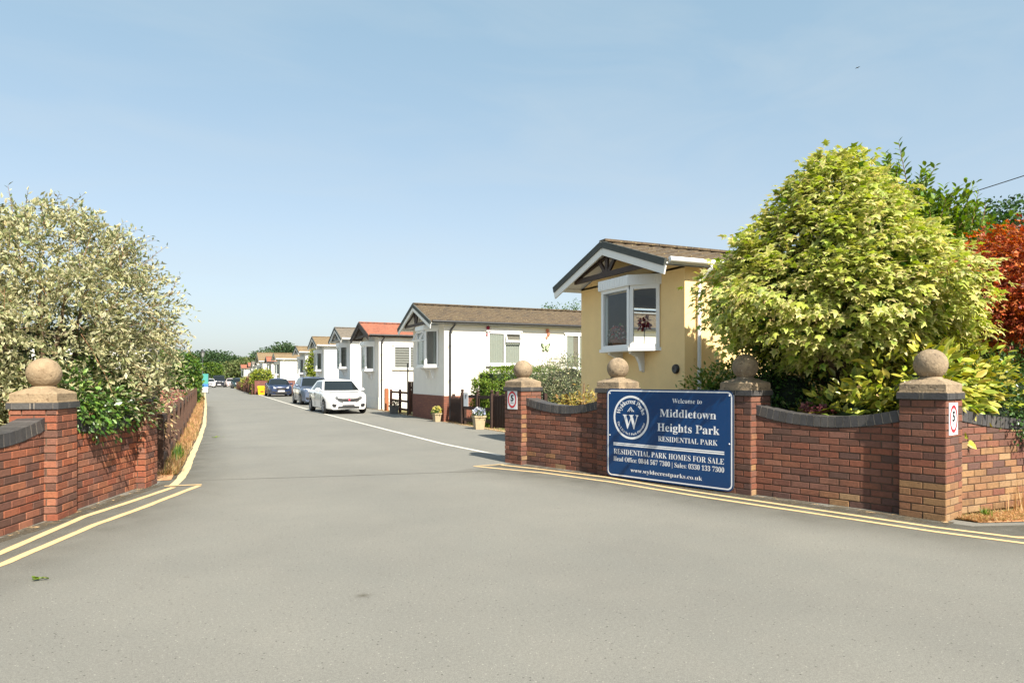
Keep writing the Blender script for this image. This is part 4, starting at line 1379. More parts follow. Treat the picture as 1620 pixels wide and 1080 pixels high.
def car(name, loc, rz, label, cat, body, Lc=4.37, Wc=1.79, Hc=1.48, hood=0.93, nose=0.70, style='hatch', grille='wide', badge=None, lamp_w=.34, lamp='lamp', group="cars parked along the road"):
    """front at local y=0 facing -y, wheels on z=0"""
    t = empty(name, loc, rz, label, cat, group)
    hw = Wc / 2
    R = 0.315 if style != 'van' else 0.33
    fa, ra = 0.86, Lc - 0.86
    yb, yr0, yr1, yc = {'hatch': (1.08, 1.95, 3.55, 4.18), 'suv': (1.05, 1.80, 3.75, 4.25), 'van': (0.85, 1.45, 4.75, 4.88)}[style]
    sc = Lc / {'hatch': 4.37, 'suv': 4.45, 'van': 5.0}[style]
    yb, yr0, yr1, yc = yb * sc, yr0 * sc, yr1 * sc, yc * sc
    belt = hood + 0.05

    def arch(y):
        z = 0.20
        for a in (fa, ra):
            d = abs(y - a)
            if d < R + .055: z = max(z, R + math.sqrt(max((R + .055) ** 2 - d * d, 0)))
        return z

    def ztop(y):
        if y < .25: return nose + (hood - .07 - nose) * math.sqrt(y / .25)
        if y < yb: return hood - .07 + .07 * (y - .25) / (yb - .25)
        if y < Lc - .25: return belt - .05 + .06 * min(1, (y - yb) / 1.5)
        return belt + .01 - (belt - .80) * ((y - Lc + .25) / .25) ** 2

    def hwid(y):
        f = min(1, y / .75)
        w = hw * (.80 + .20 * math.sin(f * math.pi / 2))
        b = min(1, (Lc - y) / .7)
        return min(w, hw * (.84 + .16 * math.sin(b * math.pi / 2)))

    ys = sorted(set([0, .04, .1, .18, .25, .35] + list(np.arange(.4, Lc - .3, .07)) + [Lc - .25, Lc - .18, Lc - .1, Lc - .04, Lc]))
    mb = MB(); mb.smooth = True
    rows = []
    for y in ys:
        w, zt, zb = hwid(y), ztop(y), arch(y)
        pts = [(w * .90, min(zb, zt - .12)), (w * .975, min(zb + .04, zt - .11)), (w, max(min(.52, zt - .16), min(zb + .05, zt - .10))), (w * .99, max(zt - .20, min(zb + .06, zt - .09))), (w * .965, zt - .07), (w * .90, zt - .012), (w * .5, zt + .022), (0, zt + .03)]
        full = [(-x, z) for x, z in pts] + [(x, z) for x, z in pts[-2::-1]]
        bow = .17 * (1 - min(1, y / .7)) - .12 * (1 - min(1, (Lc - y) / .6))
        rows.append([mb.vert((x, y + bow * (x / hw) ** 2, z)) for x, z in full])
    for a, b in zip(rows[:-1], rows[1:]):
        for k in range(len(a) - 1):
            mb.face((a[k], a[k + 1], b[k + 1], b[k]))
    mb.face(rows[0][::-1]); mb.face(rows[-1])
    body_o = mb.build("body", body, t, sharp=38)
    # cabin
    w0, w1 = hw * .93, hw * (.70 if style != 'van' else .82)
    zb_, zr = belt - .04, Hc - .045

    def shell(s, x, tt):
        """s 0 front .. 1 rear, x -1..1, tt 0 belt .. 1 roof edge"""
        wv = w0 + (w1 - w0) * tt
        yf = yb + (yr0 - yb) * tt + .16 * x * x * (1 - .45 * tt)
        yr = yc + (yr1 - yc) * tt - .10 * x * x * (1 - .4 * tt)
        y = yf + (yr - yf) * s
        zz = zb_ + (zr - .02 - zb_) * tt * (1 - .0 * s)
        drop = (.05 if style == 'hatch' else .02) * max(0, (s - .45) / .55) ** 2 * tt
        return Vector((x * wv * (1 - .05 * s), y, zz - drop))

    mb = MB(); mb.smooth = True
    N = 8
    X = [-1 + 2 * i / N for i in range(N + 1)]
    T = [0, .25, .5, .75, 1]
    for s in (0, 1):
        g = [[mb.vert(shell(s, x, tt)) for x in X] for tt in T]
        for i in range(len(T) - 1):
            for k in range(N):
                q = (g[i][k], g[i][k + 1], g[i + 1][k + 1], g[i + 1][k])
                mb.face(q if s == 0 else q[::-1])
    S = [i / 10 for i in range(11)]
    for x in (-1, 1):
        g = [[mb.vert(shell(s, x, tt)) for s in S] for tt in T]
        for i in range(len(T) - 1):
            for k in range(10):
                q = (g[i][k], g[i][k + 1], g[i + 1][k + 1], g[i + 1][k])
                mb.face(q if x > 0 else q[::-1])
    g = [[mb.vert(shell(s, x, 1) + Vector((0, 0, .065 * (1 - x * x) * min(1, 4 * s + .25, 4 * (1 - s) + .25)))) for x in X] for s in S]
    for i in range(10):
        for k in range(N):
            mb.face((g[i][k], g[i][k + 1], g[i + 1][k + 1], g[i + 1][k]))
    mb.build("cabin", body, t, sharp=50)

    def pane(nm, pts_fn, off, m=M['car_glass'], par=t, n1=6, n2=4):
        mb = MB(); mb.smooth = True
        o = Vector(off)
        g = [[mb.vert(pts_fn(i / n1, j / n2) + o) for i in range(n1 + 1)] for j in range(n2 + 1)]
        for j in range(n2):
            for i in range(n1):
                mb.face((g[j][i], g[j][i + 1], g[j + 1][i + 1], g[j + 1][i]))
        return mb.build(nm, m, par)

    pane("windscreen", lambda a, b: shell(0, -.93 + 1.86 * a, .06 + .86 * b), (0, -.010, .006))
    pane("rear_window", lambda a, b: shell(1, .86 - 1.72 * a, .15 + .72 * b), (0, .010, .004))
    spans = ((.07, .46), (.50, .84)) if style != 'van' else ((.05, .30),)
    for x in (-1, 1):
        for (a0, a1) in spans:
            pane("side_window", lambda a, b, a0=a0, a1=a1, x=x: shell((a0 + (a1 - a0) * a) + (.06 * b if a0 < .1 and a < .5 else -.05 * b * (a0 > .4)), x, .10 + .76 * b), (.008 * x, 0, 0))
    # wheels
    for (x, y) in ((-1, fa), (1, fa), (-1, ra), (1, ra)):
        mb = MB(); mb.smooth = True
        c = (x * (hw - .10), y, R)
        prof = [(R * .66, -.10), (R * .93, -.10), (R, -.07), (R, .07), (R * .93, .10), (R * .66, .10)]
        mb.lathe(prof, c, 24, (0, 1, 0), (0, 0, 1), (x, 0, 0))
        wo = mb.build("wheel", M['tyre'], t, sharp=40)
        mb = MB()
        for k in range(5):
            a = 2 * math.pi * k / 5 + .3
            d = Vector((0, math.cos(a), math.sin(a))); e = Vector((0, -math.sin(a), math.cos(a)))
            cc = Vector(c) + Vector((x * .085, 0, 0))
            mb.obox(cc + d * R * .34, d * R * .34, e * .032, Vector((x * .012, 0, 0)))
        mb.lathe([(R * .58, .075), (R * .66, .098), (R * .69, .098), (R * .69, .07)], c, 24, (0, 1, 0), (0, 0, 1), (x, 0, 0))
        mb.lathe([(R * .2, .07), (R * .2, .105), (.0001, .11)], c, 12, (0, 1, 0), (0, 0, 1), (x, 0, 0))
        mb.build("rim", M['rim'], wo)
    mb = MB()
    mb.box(-hw + .22, hw - .22, .25, Lc - .25, .17, .62)
    for (x, y) in ((-1, fa), (1, fa), (-1, ra), (1, ra)):
        mb.box(x * (hw - .24), x * (hw - .2), y - .4, y + .4, .2, .70)
    mb.build("underbody", M['trim_black'], t)

    # face of the car: fy gives the front surface at lateral x and height z
    def fy(x, z):
        zt = ztop(0)
        lean = 0 if z < zt else .25 * ((z - zt) / max(hood - .07 - nose, .05)) ** 2
        return .17 * (x / hw) ** 2 + lean

    def patch(nm, m, outline, d=.012, par=t):
        mb = MB()
        f = [(x, fy(x, z) - d, z) for x, z in outline]; b = [(x, fy(x, z) + .06, z) for x, z in outline]
        k = len(f)
        cx = sum(p[0] for p in outline) / k; cz = sum(p[1] for p in outline) / k
        c = mb.vert((cx, fy(cx, cz) - d - .004, cz))
        fi = [mb.vert(p) for p in f]; bi = [mb.vert(p) for p in b]
        for i in range(k):
            j = (i + 1) % k
            mb.face((c, fi[i], fi[j])); mb.face((fi[j], fi[i], bi[i], bi[j]))
        return mb.build(nm, m, par)

    nz = nose
    if style == 'van':
        g_out = [(-.55, nz - .02), (-.5, nz - .17), (.5, nz - .17), (.55, nz - .02)]
    elif grille == 'wide':
        g_out = [(-.50, nz - .035), (-.42, nz - .12), (-.20, nz - .165), (.20, nz - .165), (.42, nz - .12), (.50, nz - .035), (.2, nz - .055), (-.2, nz - .055)]
    else:
        g_out = [(-.36, nz - .04), (-.30, nz - .15), (.30, nz - .15), (.36, nz - .04)]
    patch("grille", M['trim_black'], g_out)
    for x in (-1, 1):
        # headlight wraps from the nose onto the wing
        mb = MB(); mb.smooth = True
        pr = []
        for k in range(7):
            f = k / 6
            xx = x * (hw * .80 - lamp_w * (1 - f) * 1.0 + .05 * f)
            yy = .17 * (xx / hw) ** 2 + (.20 * f ** 2.2)
            zz = nz - .01 + .07 * f
            hh = .05 + .035 * math.sin(f * math.pi)
            pr.append((xx, yy, zz, hh))
        lo = [mb.vert((a, b - .022, c - d)) for a, b, c, d in pr]
        mi = [mb.vert((a, b - .030, c)) for a, b, c, d in pr]
        hi = [mb.vert((a, b + .05, c + d)) for a, b, c, d in pr]
        for k in range(6):
            for (p, q) in ((lo, mi), (mi, hi)):
                fc = (p[k], p[k + 1], q[k + 1], q[k])
                mb.face(fc if x > 0 else fc[::-1])
        mb.build("headlight", M[lamp], t)
        patch("fog_lamp", M['trim_black'], [(x * .50, .42), (x * .66, .45), (x * .70, .38), (x * .64, .31), (x * .54, .31)])
    patch("lower_intake", M['trim_black'], [(-.42, .33), (-.46, .27), (.46, .27), (.42, .33)] if grille == 'wide' else [(-.48, .40), (-.42, .25), (.42, .25), (.48, .40)])
    patch("number_plate", M['plate'], [(-.26, .505), (-.26, .395), (.26, .395), (.26, .505)], .025)
    if badge:
        mb = MB(); mb.smooth = True
        mb.lathe([(.062, 0), (.062, .02), (.0001, .024)], (0, fy(0, nz - .10) - .006, nz - .10), 18, (1, 0, 0), (0, 0, 1), (0, -1, 0))
        bo = mb.build("badge", M['chrome'], t)
        mb = MB()
        mb.disc((0, fy(0, nz - .10) - .031, nz - .10), .038, (1, 0, 0), (0, 0, 1), 18)
        mb.build("badge_disc", badge, bo)
    # bonnet shut line, mirrors
    mb = MB()
    L_ = []
    for k in range(13):
        x = -.80 + 1.6 * k / 12
        y = .34 + .34 * (abs(x) ** 3)
        L_.append((x * hw, y, ztop(y) + .032 - .03 * (x / 1.0) ** 2 + (.0)))
    mb.tube(L_, .007, 4)
    mb.build("bonnet_edge", M['trim_black'], t)
    for x in (-1, 1):
        mb = MB(); mb.smooth = True
        p = shell(0.10, x, .08)
        mb.ball((p.x + x * .15, p.y - .02, p.z + .03), .115, .06, .075, 12, 8)
        mb.beam((p.x, p.y, p.z), (p.x + x * .1, p.y - .01, p.z + .01), .05, .05)
        mb.build("wing_mirror", body, t)
        mb = MB()
        for yy in np.linspace(yb + .25, yc - .5, 3):
            zt = ztop(yy)
            mb.box(x * hwid(yy) - .006, x * hwid(yy) + .006, yy - .004, yy + .004, .30, zt - .10)
        yh = (yb + yc) / 2
        for yy in (yh - .1, yh + .75):
            mb.box(x * hw - .01, x * hw + .018, yy - .09, yy + .09, belt - .17, belt - .135)
        mb.build("door_trim", M['trim_black'], t)
    if style in ('hatch', 'suv'):
        mb = MB()
        mb.tube([(-.1, yr0 + .35, Hc - .0), (-.1, yr0 + .5, Hc + .10)], .006, 5)
        mb.build("aerial", M['trim_black'], t)
    return t


car("parked_car", (5.47, 28.75, 0), math.radians(3.5), "clean white hatchback parked nearest the camera, facing the gate", "car", paint('paint_white', (0.80, 0.80, 0.80)), badge=M['red'], lamp='lamp_dark')
car("parked_car", (5.78, 39.2, 0), math.radians(1.5), "grey blue crossover parked behind the white hatchback", "car", paint('paint_greyblue', L(98, 110, 134), 0.3, 0.4), Lc=4.35, Wc=1.80, Hc=1.60, hood=1.0, nose=.80, style='suv', grille='narrow')
car("parked_car", (5.62, 58.2, 0), math.radians(1), "dark navy blue saloon parked beside the yellow grit bin", "car", paint('paint_navy', L(36, 50, 84), 0.25, 0.3), Lc=4.65, Wc=1.85, Hc=1.50, hood=.95, nose=.72, grille='narrow')
car("parked_van", (2.05, 121.5, 0), math.radians(1), "dark blue black van facing the camera far down the road", "van", paint('paint_black', L(32, 36, 48), 0.3, 0.2), Lc=5.0, Wc=1.98, Hc=1.98, hood=1.15, nose=.9, style='van', grille='narrow')
car("parked_car", (3.95, 123.5, 0), 0.0, "small white car with red sides parked right of the far van", "car", paint('paint_pinkwhite', L(220, 204, 204)), Lc=4.0, Wc=1.72, Hc=1.5)
car("parked_car", (4.55, 107.5, 0), math.radians(3), "dark green car parked past the brown picket fence", "car", paint('paint_green', L(34, 58, 58), 0.25, 0.3), Lc=4.4, Wc=1.78, Hc=1.52, style='suv')
car("parked_car", (0.62, 118.0, 0), 0.0, "white car parked left of the far van, half behind the blue green notice board", "car", paint('paint_white2', (0.74, 0.73, 0.72)), Lc=4.1, Wc=1.74, Hc=1.46)

# ------------------------------------------------------------------ fences and street furniture
def picket_fence(name, p0, p1, h, label, m, gap=0.115, w=0.075, rails=(.3, .8), pointed=True, group=None, post_every=1.8, post_h=1.08, cat="fence"):
    a = math.atan2(p1[1] - p0[1], p1[0] - p0[0])
    Lf = math.dist(p0, p1)
    t = empty(name, (*p0, 0), a, label, cat, group)
    mb = MB()
    s = w / 2
    while s < Lf:
        hh = h * random.uniform(.98, 1.02)
        f = [(s - w / 2, -.012, .04), (s + w / 2, -.012, .04), (s + w / 2, -.012, hh - (.05 if pointed else 0)), (s, -.012, hh), (s - w / 2, -.012, hh - (.05 if pointed else 0))]
        b = [(x, .010, z) for x, _, z in f]
        mb.poly(f); mb.poly(b[::-1])
        for i in range(5):
            j = (i + 1) % 5; mb.poly([f[i], b[i], b[j], f[j]])
        s += gap
    mb.build("pickets", m, t)
    for r_ in rails:
        mb = MB(); mb.box(0, Lf, .011, .05, h * r_ - .04, h * r_ + .04); mb.build("rail", m, t)
    k = max(1, round(Lf / post_every))
    for i in range(k + 1):
        mb = MB(); x = Lf * i / k
        mb.box(x - .045, x + .045, .051, .14, 0, h * post_h); mb.build("post", m, t)
    return t


def rail_fence(name, pts, h, label, m, rails=3, rail_h=.09, group=None, knob=False, post=.10, skip_end=False, cat="fence"):
    t = empty(name, (*pts[0], 0), 0, label, cat, group)
    o = Vector((*pts[0], 0))
    P = [Vector((*p, 0)) - o for p in pts]
    for i, p in enumerate(P):
        mb = MB()
        j = random.uniform(-.02, .02)
        mb.box(p.x - post / 2, p.x + post / 2, p.y - post / 2, p.y + post / 2, 0, h + j)
        mb.obox((p.x, p.y, h + j + .012), (post / 2 * .7, 0, 0), (0, post / 2 * .7, 0), (0, 0, .012))
        if knob:
            mb.ball((p.x, p.y, h + j + .07), .055, .055, .055, 10, 7)
        mb.build("post", m, t)
    for k in range(rails):
        z = h * (.90 - .72 * k / max(1, rails - 1))
        for a, b in zip(P[:-1], P[1:]):
            mb = MB()
            mb.beam(a + Vector((0, 0, z + random.uniform(-.015, .015))), b + Vector((0, 0, z + random.uniform(-.015, .015))), .042, rail_h)
            mb.build("rail", m, t)
    return t


# left verge: old brown rail fence running beside the road
_fp = [(-0.66, 12.0), (-0.64, 13.8), (-0.62, 15.6), (-0.60, 17.5), (-0.58, 19.6), (-0.56, 22), (-0.55, 25), (-0.54, 28), (-0.53, 31.5), (-0.52, 35), (-0.5, 39), (-0.5, 43)]
rail_fence("rail_fence", _fp, .92, "weathered brown wooden rail fence along the dry verge on the road's left side", M['wood_red'], 2, .12, post=.13)
rail_fence("rail_fence", [(-0.75, 38.0), (-2.0, 38.0), (-3.2, 38.0), (-4.4, 38.0)], .95, "brown rail fence crossing the garden in front of the left hedge", M['wood_red'], 3, .12)
# in front of the homes on the right
picket_fence("picket_gate", (7.66, 22.15), (7.62, 20.95), .86, "small dark picket gate beside the brick base of the white home", M['wood_dark'], gap=.105, w=.05, pointed=False, cat="gate", post_every=1.2, post_h=1.12)
rail_fence("post_and_rail_fence", [(7.60, 20.85), (7.74, 19.85), (7.85, 18.95)], 1.02, "dark post and rail fence with round knobs, behind the blue flower tub", M['wood_dark'], 3, .10, knob=True)
picket_fence("picket_fence", (7.88, 18.85), (8.15, 16.2), 1.02, "dark picket fence panel just left of the far gate pillar", M['wood_dark'], gap=.10, w=.06, pointed=False)
picket_fence("picket_fence", (8.35, 15.2), (11.2, 13.9), 1.02, "red brown picket fence in the garden behind the far brick panel", M['wood_red'], gap=.15, w=.085)
t = empty("paper_notice", (7.64, 20.55, .80), math.atan2(-1, .14), "white paper notice pinned to the dark post and rail fence", "notice")
mb = MB(); mb.box(-.15, .15, -.035, -.028, -.20, .24); mb.build("sheet", M['sign_white'], t)
mb = MB(); mb.box(-.06, .02, -.037, -.0355, .04, .16); mb.box(-.03, .05, -.037, -.0355, .10, .18); mb.build("printed_figure", M['grey_print'], t)
rail_fence("post_and_rail_fence", [(7.58, 30.1), (7.62, 28.7), (7.66, 27.3)], .98, "brown post and rail fence in front of the cream home with the red roof", M['wood_brown'], 3, .09)
t = empty("gate_post", (7.57, 30.9, 0), 0, "single orange brown wooden post at the corner of the cream home", "post")
mb = MB(); mb.box(-.085, .085, -.085, .085, 0, 1.0); mb.obox((0, 0, 1.015), (.07, 0, 0), (0, .07, 0), (0, 0, .015)); mb.build("post_shaft", M['wood_orange'], t)
t = empty("wooden_gate", (7.75, 28.0, 0), 0, "reddish wooden board gate between the white and the cream home", "gate")
mb = MB()
for k in range(8): mb.box(.02 + .155 * k, .165 + .155 * k, -.012, .012, .08, 1.36)
mb.build("boards", M['wood_red'], t)
mb = MB(); mb.box(0, 1.28, .013, .05, .25, .35); mb.box(0, 1.28, .013, .05, 1.05, 1.15); mb.build("ledge", M['wood_red'], t)
t = empty("metal_pole", (7.42, 26.75, 0), 0, "thin dark pole standing at the far corner of the white home with the brick base", "pole")
mb = MB(); mb.smooth = True; mb.tube([(0, 0, 0), (0, 0, 2.05)], .03, 8); mb.ball((0, 0, 2.07), .035, .035, .035, 8, 6); mb.build("pole_shaft", M['dark_metal'], t)
# beyond the parking bay
t = empty("fence_panel", (4.02, 66.3, 0), 0, "flat brown board fence behind the yellow grit bin", "fence")
mb = MB()
for k in range(24): mb.box(.06 + .148 * k, .2 + .148 * k, -.012, .012 + .004 * (k % 2), .05, 1.25)
mb.build("boards", mat('board_mauve', L(112, 72, 66), 0.85, 0.2, 6), t)
mb = MB(); mb.box(0, 3.62, -.02, .02, 1.25, 1.30); mb.build("capping", M['wood_brown'], t)
picket_fence("picket_fence", (3.96, 66.2), (3.90, 98), .95, "long dark brown picket fence along the far right road edge", M['wood_brown'], gap=.17, w=.10, pointed=False, post_every=3)
t = empty("grit_bin", (4.62, 65.5, 0), math.radians(4), "bright yellow grit bin standing at the brown fence", "bin")
M['grit_yellow'] = mat('grit_yellow', L(240, 190, 30), 0.45, 0.06, 6)
mb = MB()
for (z0, z1, a, b) in ((.02, .58, .28, .34),):
    lo = [(-a, -.22), (a, -.22), (a, .22), (-a, .22)]; hi = [(-b, -.30), (b, -.30), (b, .28), (-b, .28)]
    l_ = [mb.vert((x, y, z0)) for x, y in lo]; h_ = [mb.vert((x, y, z1)) for x, y in hi]
    mb.face(l_[::-1]); mb.face(h_)
    for i in range(4): mb.face((l_[i], l_[(i + 1) % 4], h_[(i + 1) % 4], h_[i]))
mb.build("bin_body", M['grit_yellow'], t)
mb = MB()
mb.obox((0, -.02, .66), (.37, 0, 0), (0, .32, .05), (0, -.006, .05)); mb.obox((0, -.02, .735), (.30, 0, 0), (0, .24, .04), (0, -.004, .03))
mb.build("lid", M['grit_yellow'], t)
mb = MB(); mb.box(-.14, .14, -.32, -.265, .27, .36); mb.build("red_mark", M['red'], t)
# notice board and lamp on the far left edge
t = empty("notice_board", (-0.02, 73.0, 0), 0, "upright blue green notice board on the far left edge of the road", "sign")
mb = MB(); mb.box(-.27, .27, -.03, .03, .95, 1.92); mb.build("teal_panel", mat('board_teal', L(64, 140, 134), 0.5, 0.15, 3), t)
mb = MB(); mb.box(-.27, .27, -.03, .03, .62, .948); mb.build("blue_panel", mat('board_blue', L(60, 110, 170), 0.5, 0.1, 3), t)
mb = MB(); mb.box(-.28, .28, -.034, .03, .54, .618); mb.build("white_strip", M['sign_white'], t)
mb = MB(); mb.box(-.27, .27, -.03, .03, .12, .538); mb.build("grey_panel", mat('board_grey', L(170, 172, 168), 0.6, 0.1, 3), t)
for x in (-.30, .30):
    mb = MB(); mb.box(x - .025, x + .025, -.025, .025, 0, 1.95); mb.build("post", M['dark_metal'], t)
t = empty("street_lamp", (-0.27, 80, 0), 0, "black lantern street lamp above the left hedge", "lamp")
mb = MB(); mb.smooth = True
mb.tube([(0, 0, 0), (0, 0, .9), (0, 0, .95), (0, 0, 3.75)], [.09, .08, .055, .045], 10); mb.build("pole", M['dark_metal'], t)
mb = MB()
mb.lathe([(.05, 3.72), (.12, 3.80), (.20, 4.22), (.205, 4.24)], (0, 0, 0), 6); mb.build("lantern_glass", mat('lantern', (.25, .26, .26), .2, .05), t)
mb = MB()
mb.lathe([(.25, 4.23), (.24, 4.27), (.10, 4.42), (.05, 4.47), (.04, 4.55), (.0001, 4.62)], (0, 0, 0), 6)
for k in range(6):
    a = 2 * math.pi * k / 6
    mb.tube([(.12 * math.cos(a), .12 * math.sin(a), 3.80), (.2 * math.cos(a), .2 * math.sin(a), 4.24)], .014, 4)
mb.build("lantern_cap", M['dark_metal'], t)


# flower tubs
def tub(loc, label, m, w0, w1, h):
    t = empty("flower_tub", (*loc, 0), random.uniform(-.2, .2), label, "plant pot")
    mb = MB()
    q = lambda w, z: [mb.vert((x * w / 2, y * w / 2, z)) for x, y in ((-1, -1), (1, -1), (1, 1), (-1, 1))]
    r_ = [q(w0, 0), q(w1, h), q(w1 + .04, h), q(w1 + .04, h + .05), q(w1 - .06, h + .05), q(w1 - .08, h)]
    for a, b in zip(r_[:-1], r_[1:]):
        for i in range(4): mb.face((a[i], a[(i + 1) % 4], b[(i + 1) % 4], b[i]))
    mb.build("pot", m, t)
    mb = MB(); mb.box(-w1 / 2 + .03, w1 / 2 - .03, -w1 / 2 + .03, w1 / 2 - .03, h - .03, h + .03); mb.build("soil", M['soil'], t)
    return t


tub((7.28, 22.55), "pale square tub of yellow flowers at the dark brick base", M['terracotta'], .18, .235, .25)
tub((7.35, 18.75), "larger pale square tub of blue and white flowers near the far gate pillar", M['terracotta'], .25, .32, .35)
tub((7.25, 28.3), "grey square tub in the shade of the white home", M['pot_dark'], .32, .36, .30)

# bits: overhead cable, bird, fallen leaves
t = empty("overhead_cable", (13.2, 9.5, 4.9), 0, "thin overhead cable crossing the sky at the top right", "cable")
mb = MB()
p0, p1 = Vector((0, 0, 0)), Vector((-.4, -10.7, .8))
mb.tube([p0.lerp(p1, k / 12) - Vector((0, 0, .1 * (k / 12) * (1 - k / 12))) for k in range(13)], .009, 5)
mb.build("cable_line", M['dark_metal'], t)
mb = MB(); mb.smooth = True
mb.ball((0, 0, 0), .16, .06, .06, 10, 7); mb.ball((-.17, 0, .02), .05, .04, .04, 8, 6)
for s in (-1, 1):
    mb.poly([(-.08, s * .03, .03), (.08, s * .03, .03), (.10, s * .22, .10), (.06, s * .42, .02), (-.02, s * .30, .07)])
mb.poly([(.14, -.03, 0), (.14, .03, 0), (.27, .05, 0), (.27, -.05, 0)])
bo = mb.build("bird", M['dark_metal'], None, (89.0, 72.0, 47.9))
tag(bo, "tiny dark bird flying high in the clear sky", "bird", None, "thing")

# ------------------------------------------------------------------ plants
GREEN = [(0.05, 0.11, 0.02), (0.07, 0.14, 0.025), (0.04, 0.09, 0.02), (0.09, 0.16, 0.03)]
DARKG = [(0.025, 0.06, 0.018), (0.035, 0.075, 0.02), (0.02, 0.05, 0.015)]
LIME = [(0.16, 0.24, 0.03), (0.12, 0.20, 0.03), (0.22, 0.28, 0.04)]
CREAM = [(0.70, 0.62, 0.38), (0.74, 0.67, 0.46), (0.62, 0.54, 0.32), (0.50, 0.47, 0.26)]
SAGE = [(0.13, 0.165, 0.075), (0.17, 0.20, 0.105), (0.10, 0.14, 0.06)]


def plant(name, loc, label, cat, group=None):
    return empty(name, (*loc, 0), 0, label, cat, group)


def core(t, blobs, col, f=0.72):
    """solid dark core added so a dense shrub is not see-through"""
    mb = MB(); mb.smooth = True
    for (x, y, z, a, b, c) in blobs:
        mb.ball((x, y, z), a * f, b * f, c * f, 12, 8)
    return mb.build("dark_core", mat(t.name + '_core', col, 0.95, 0.4, 9, 0.6, 20), t)


# -- pale variegated bush over the left wall
t = plant("variegated_bush", (-1.88, 10.8), "huge airy cream and green variegated bush overhanging the left brick wall", "bush")
blobs = [(0, 0, 2.35, 1.22, 1.15, 1.25), (-.05, 0, 3.02, 1.0, .9, .72), (.60, .1, 2.45, .85, .85, .80), (.90, .15, 1.85, .55, .65, .55), (-1.1, -.3, 2.55, 1.1, 1.1, 1.15),
         (-.6, -1.2, 1.75, .8, .8, .8), (.1, -.75, 2.0, .9, .75, .8), (-.95, -1.9, 1.25, .6, .6, .55), (.5, -.35, 1.55, .7, .7, .6), (-2.0, -.9, 2.2, 1.0, 1.0, 1.1)]
P, D = blob_points(blobs, 4300, 0.45, 0.75)
D2 = nrm(D + np.array([0, 0, .25]))
pos, ax, nn, ends = shoots(P, D2, 11, .34, 0.40, 0.5, 0.05)
pos2 = pos + rng.normal(size=pos.shape) * .015
sel = rng.random(len(pos2)) < .95
leaves("foliage", pos2[sel], ax[sel], nn[sel], rng.uniform(.06, .105, sel.sum()), 'lance', SAGE + [(0.20, 0.23, .09), (.27, .28, .12), (.14, .19, .07)], CREAM + [(.74, .67, .43), (.76, .70, .48), (.70, .62, .40), (.48, .47, .25), (.34, .38, .18)], M['leaf'], t, .16, .02)
twig_mesh("twigs", ends[::6], .004, M['twig'], t)
P, D = blob_points([b for b in blobs if b[2] > 1.9], 260, 0.1, 2.0)
D2 = nrm(D * .9 + np.array([0, 0, .35]))
pos, ax, nn, ends = shoots(P, D2, 9, .38, 0.15, 0.45, 0.1)
leaves("tip_foliage", pos, ax, nn, rng.uniform(.045, .085, len(pos)), 'lance', SAGE, CREAM + SAGE, M['leaf'], t, .25, .06)
twig_mesh("twigs", ends, .004, M['twig'], t)
mb = MB()
tips = [(x + random.uniform(-.3, .3), y + random.uniform(-.3, .3), z + .3) for (x, y, z, a, b, c) in blobs] + [(random.uniform(-1.4, 1.1), random.uniform(-1, .8), random.uniform(2.2, 3.5)) for _ in range(12)]
limbs(mb, (0, 0.1, 0), tips, .10, .25, 3)
mb.build("trunk", M['bark'], t)
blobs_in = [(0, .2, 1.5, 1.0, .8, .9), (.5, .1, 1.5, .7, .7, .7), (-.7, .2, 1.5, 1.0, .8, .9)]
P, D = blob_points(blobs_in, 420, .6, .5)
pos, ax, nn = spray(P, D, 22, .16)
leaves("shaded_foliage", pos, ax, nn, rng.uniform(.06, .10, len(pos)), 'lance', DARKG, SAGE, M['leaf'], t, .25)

# -- ivy and bramble on the left wall top
t = plant("ivy", (-1.25, 10.1), "glossy green ivy spilling over the coping between the left pillars", "ivy")
blobs = [(.02, -.35, 1.12, .28, .50, .26), (.15, .25, 1.12, .27, .50, .24), (-.25, .2, 1.25, .45, .7, .40), (-.3, -.6, 1.2, .4, .5, .35), (.30, .55, 1.10, .22, .25, .2)]
P, D = blob_points(blobs, 330, .35, .86)
pos, ax, nn = spray(P, D, 14, .10)
leaves("foliage", pos, ax, nn, rng.uniform(.05, .095, len(pos)), 'oval', GREEN + LIME[:1], GREEN + [(.13, .22, .05), (.20, .28, .09)], M['leaf_gloss'], t, .3)
mb = MB()
for k in range(8): mb.tube([(-.2, -.7 + .2 * k, .1), (-.12, -.7 + .2 * k, .7), (.0, -.6 + .17 * k, 1.1)], [.015, .012, .006], 5)
mb.build("stems", M['twig'], t)


def shrub(name, loc, label, cat, blobs, n, per, size, shape, inner, outer, m='leaf', corecol=None, spread=.10, depth=.4, zmin=.05, var=.28, group=None, coref=.55, stems=True, behind=False):
    t = plant(name, loc, label, cat, group)
    P, D = blob_points(blobs, n, depth, zmin)
    pos, ax, nn = spray(P, D, per, spread)
    if behind:                      # keeps to the garden side of the entrance wall
        q = (pos[:, 0] + loc[0] - 5.15) * -.947 + (pos[:, 1] + loc[1] - 10.99) * -.322
        ok = (q < -.14 - size * .8) | (pos[:, 2] > 1.32)
        pos, ax, nn = pos[ok], ax[ok], nn[ok]
    leaves("foliage", pos, ax, nn, rng.uniform(size * .65, size * 1.2, len(pos)), shape, inner, outer, M[m], t, var)
    if corecol: core(t, blobs, corecol, coref)
    if stems:
        mb = MB()
        for k in range(6):
            b = random.choice(blobs)
            mb.tube([(random.uniform(-.12, .12), random.uniform(-.12, .12), 0), (b[0] * .5, b[1] * .5, b[2] * .5), (b[0], b[1], b[2] + b[5] * .5)], [.025, .018, .008], 5)
        mb.build("stems", M['twig'], t)
    return t


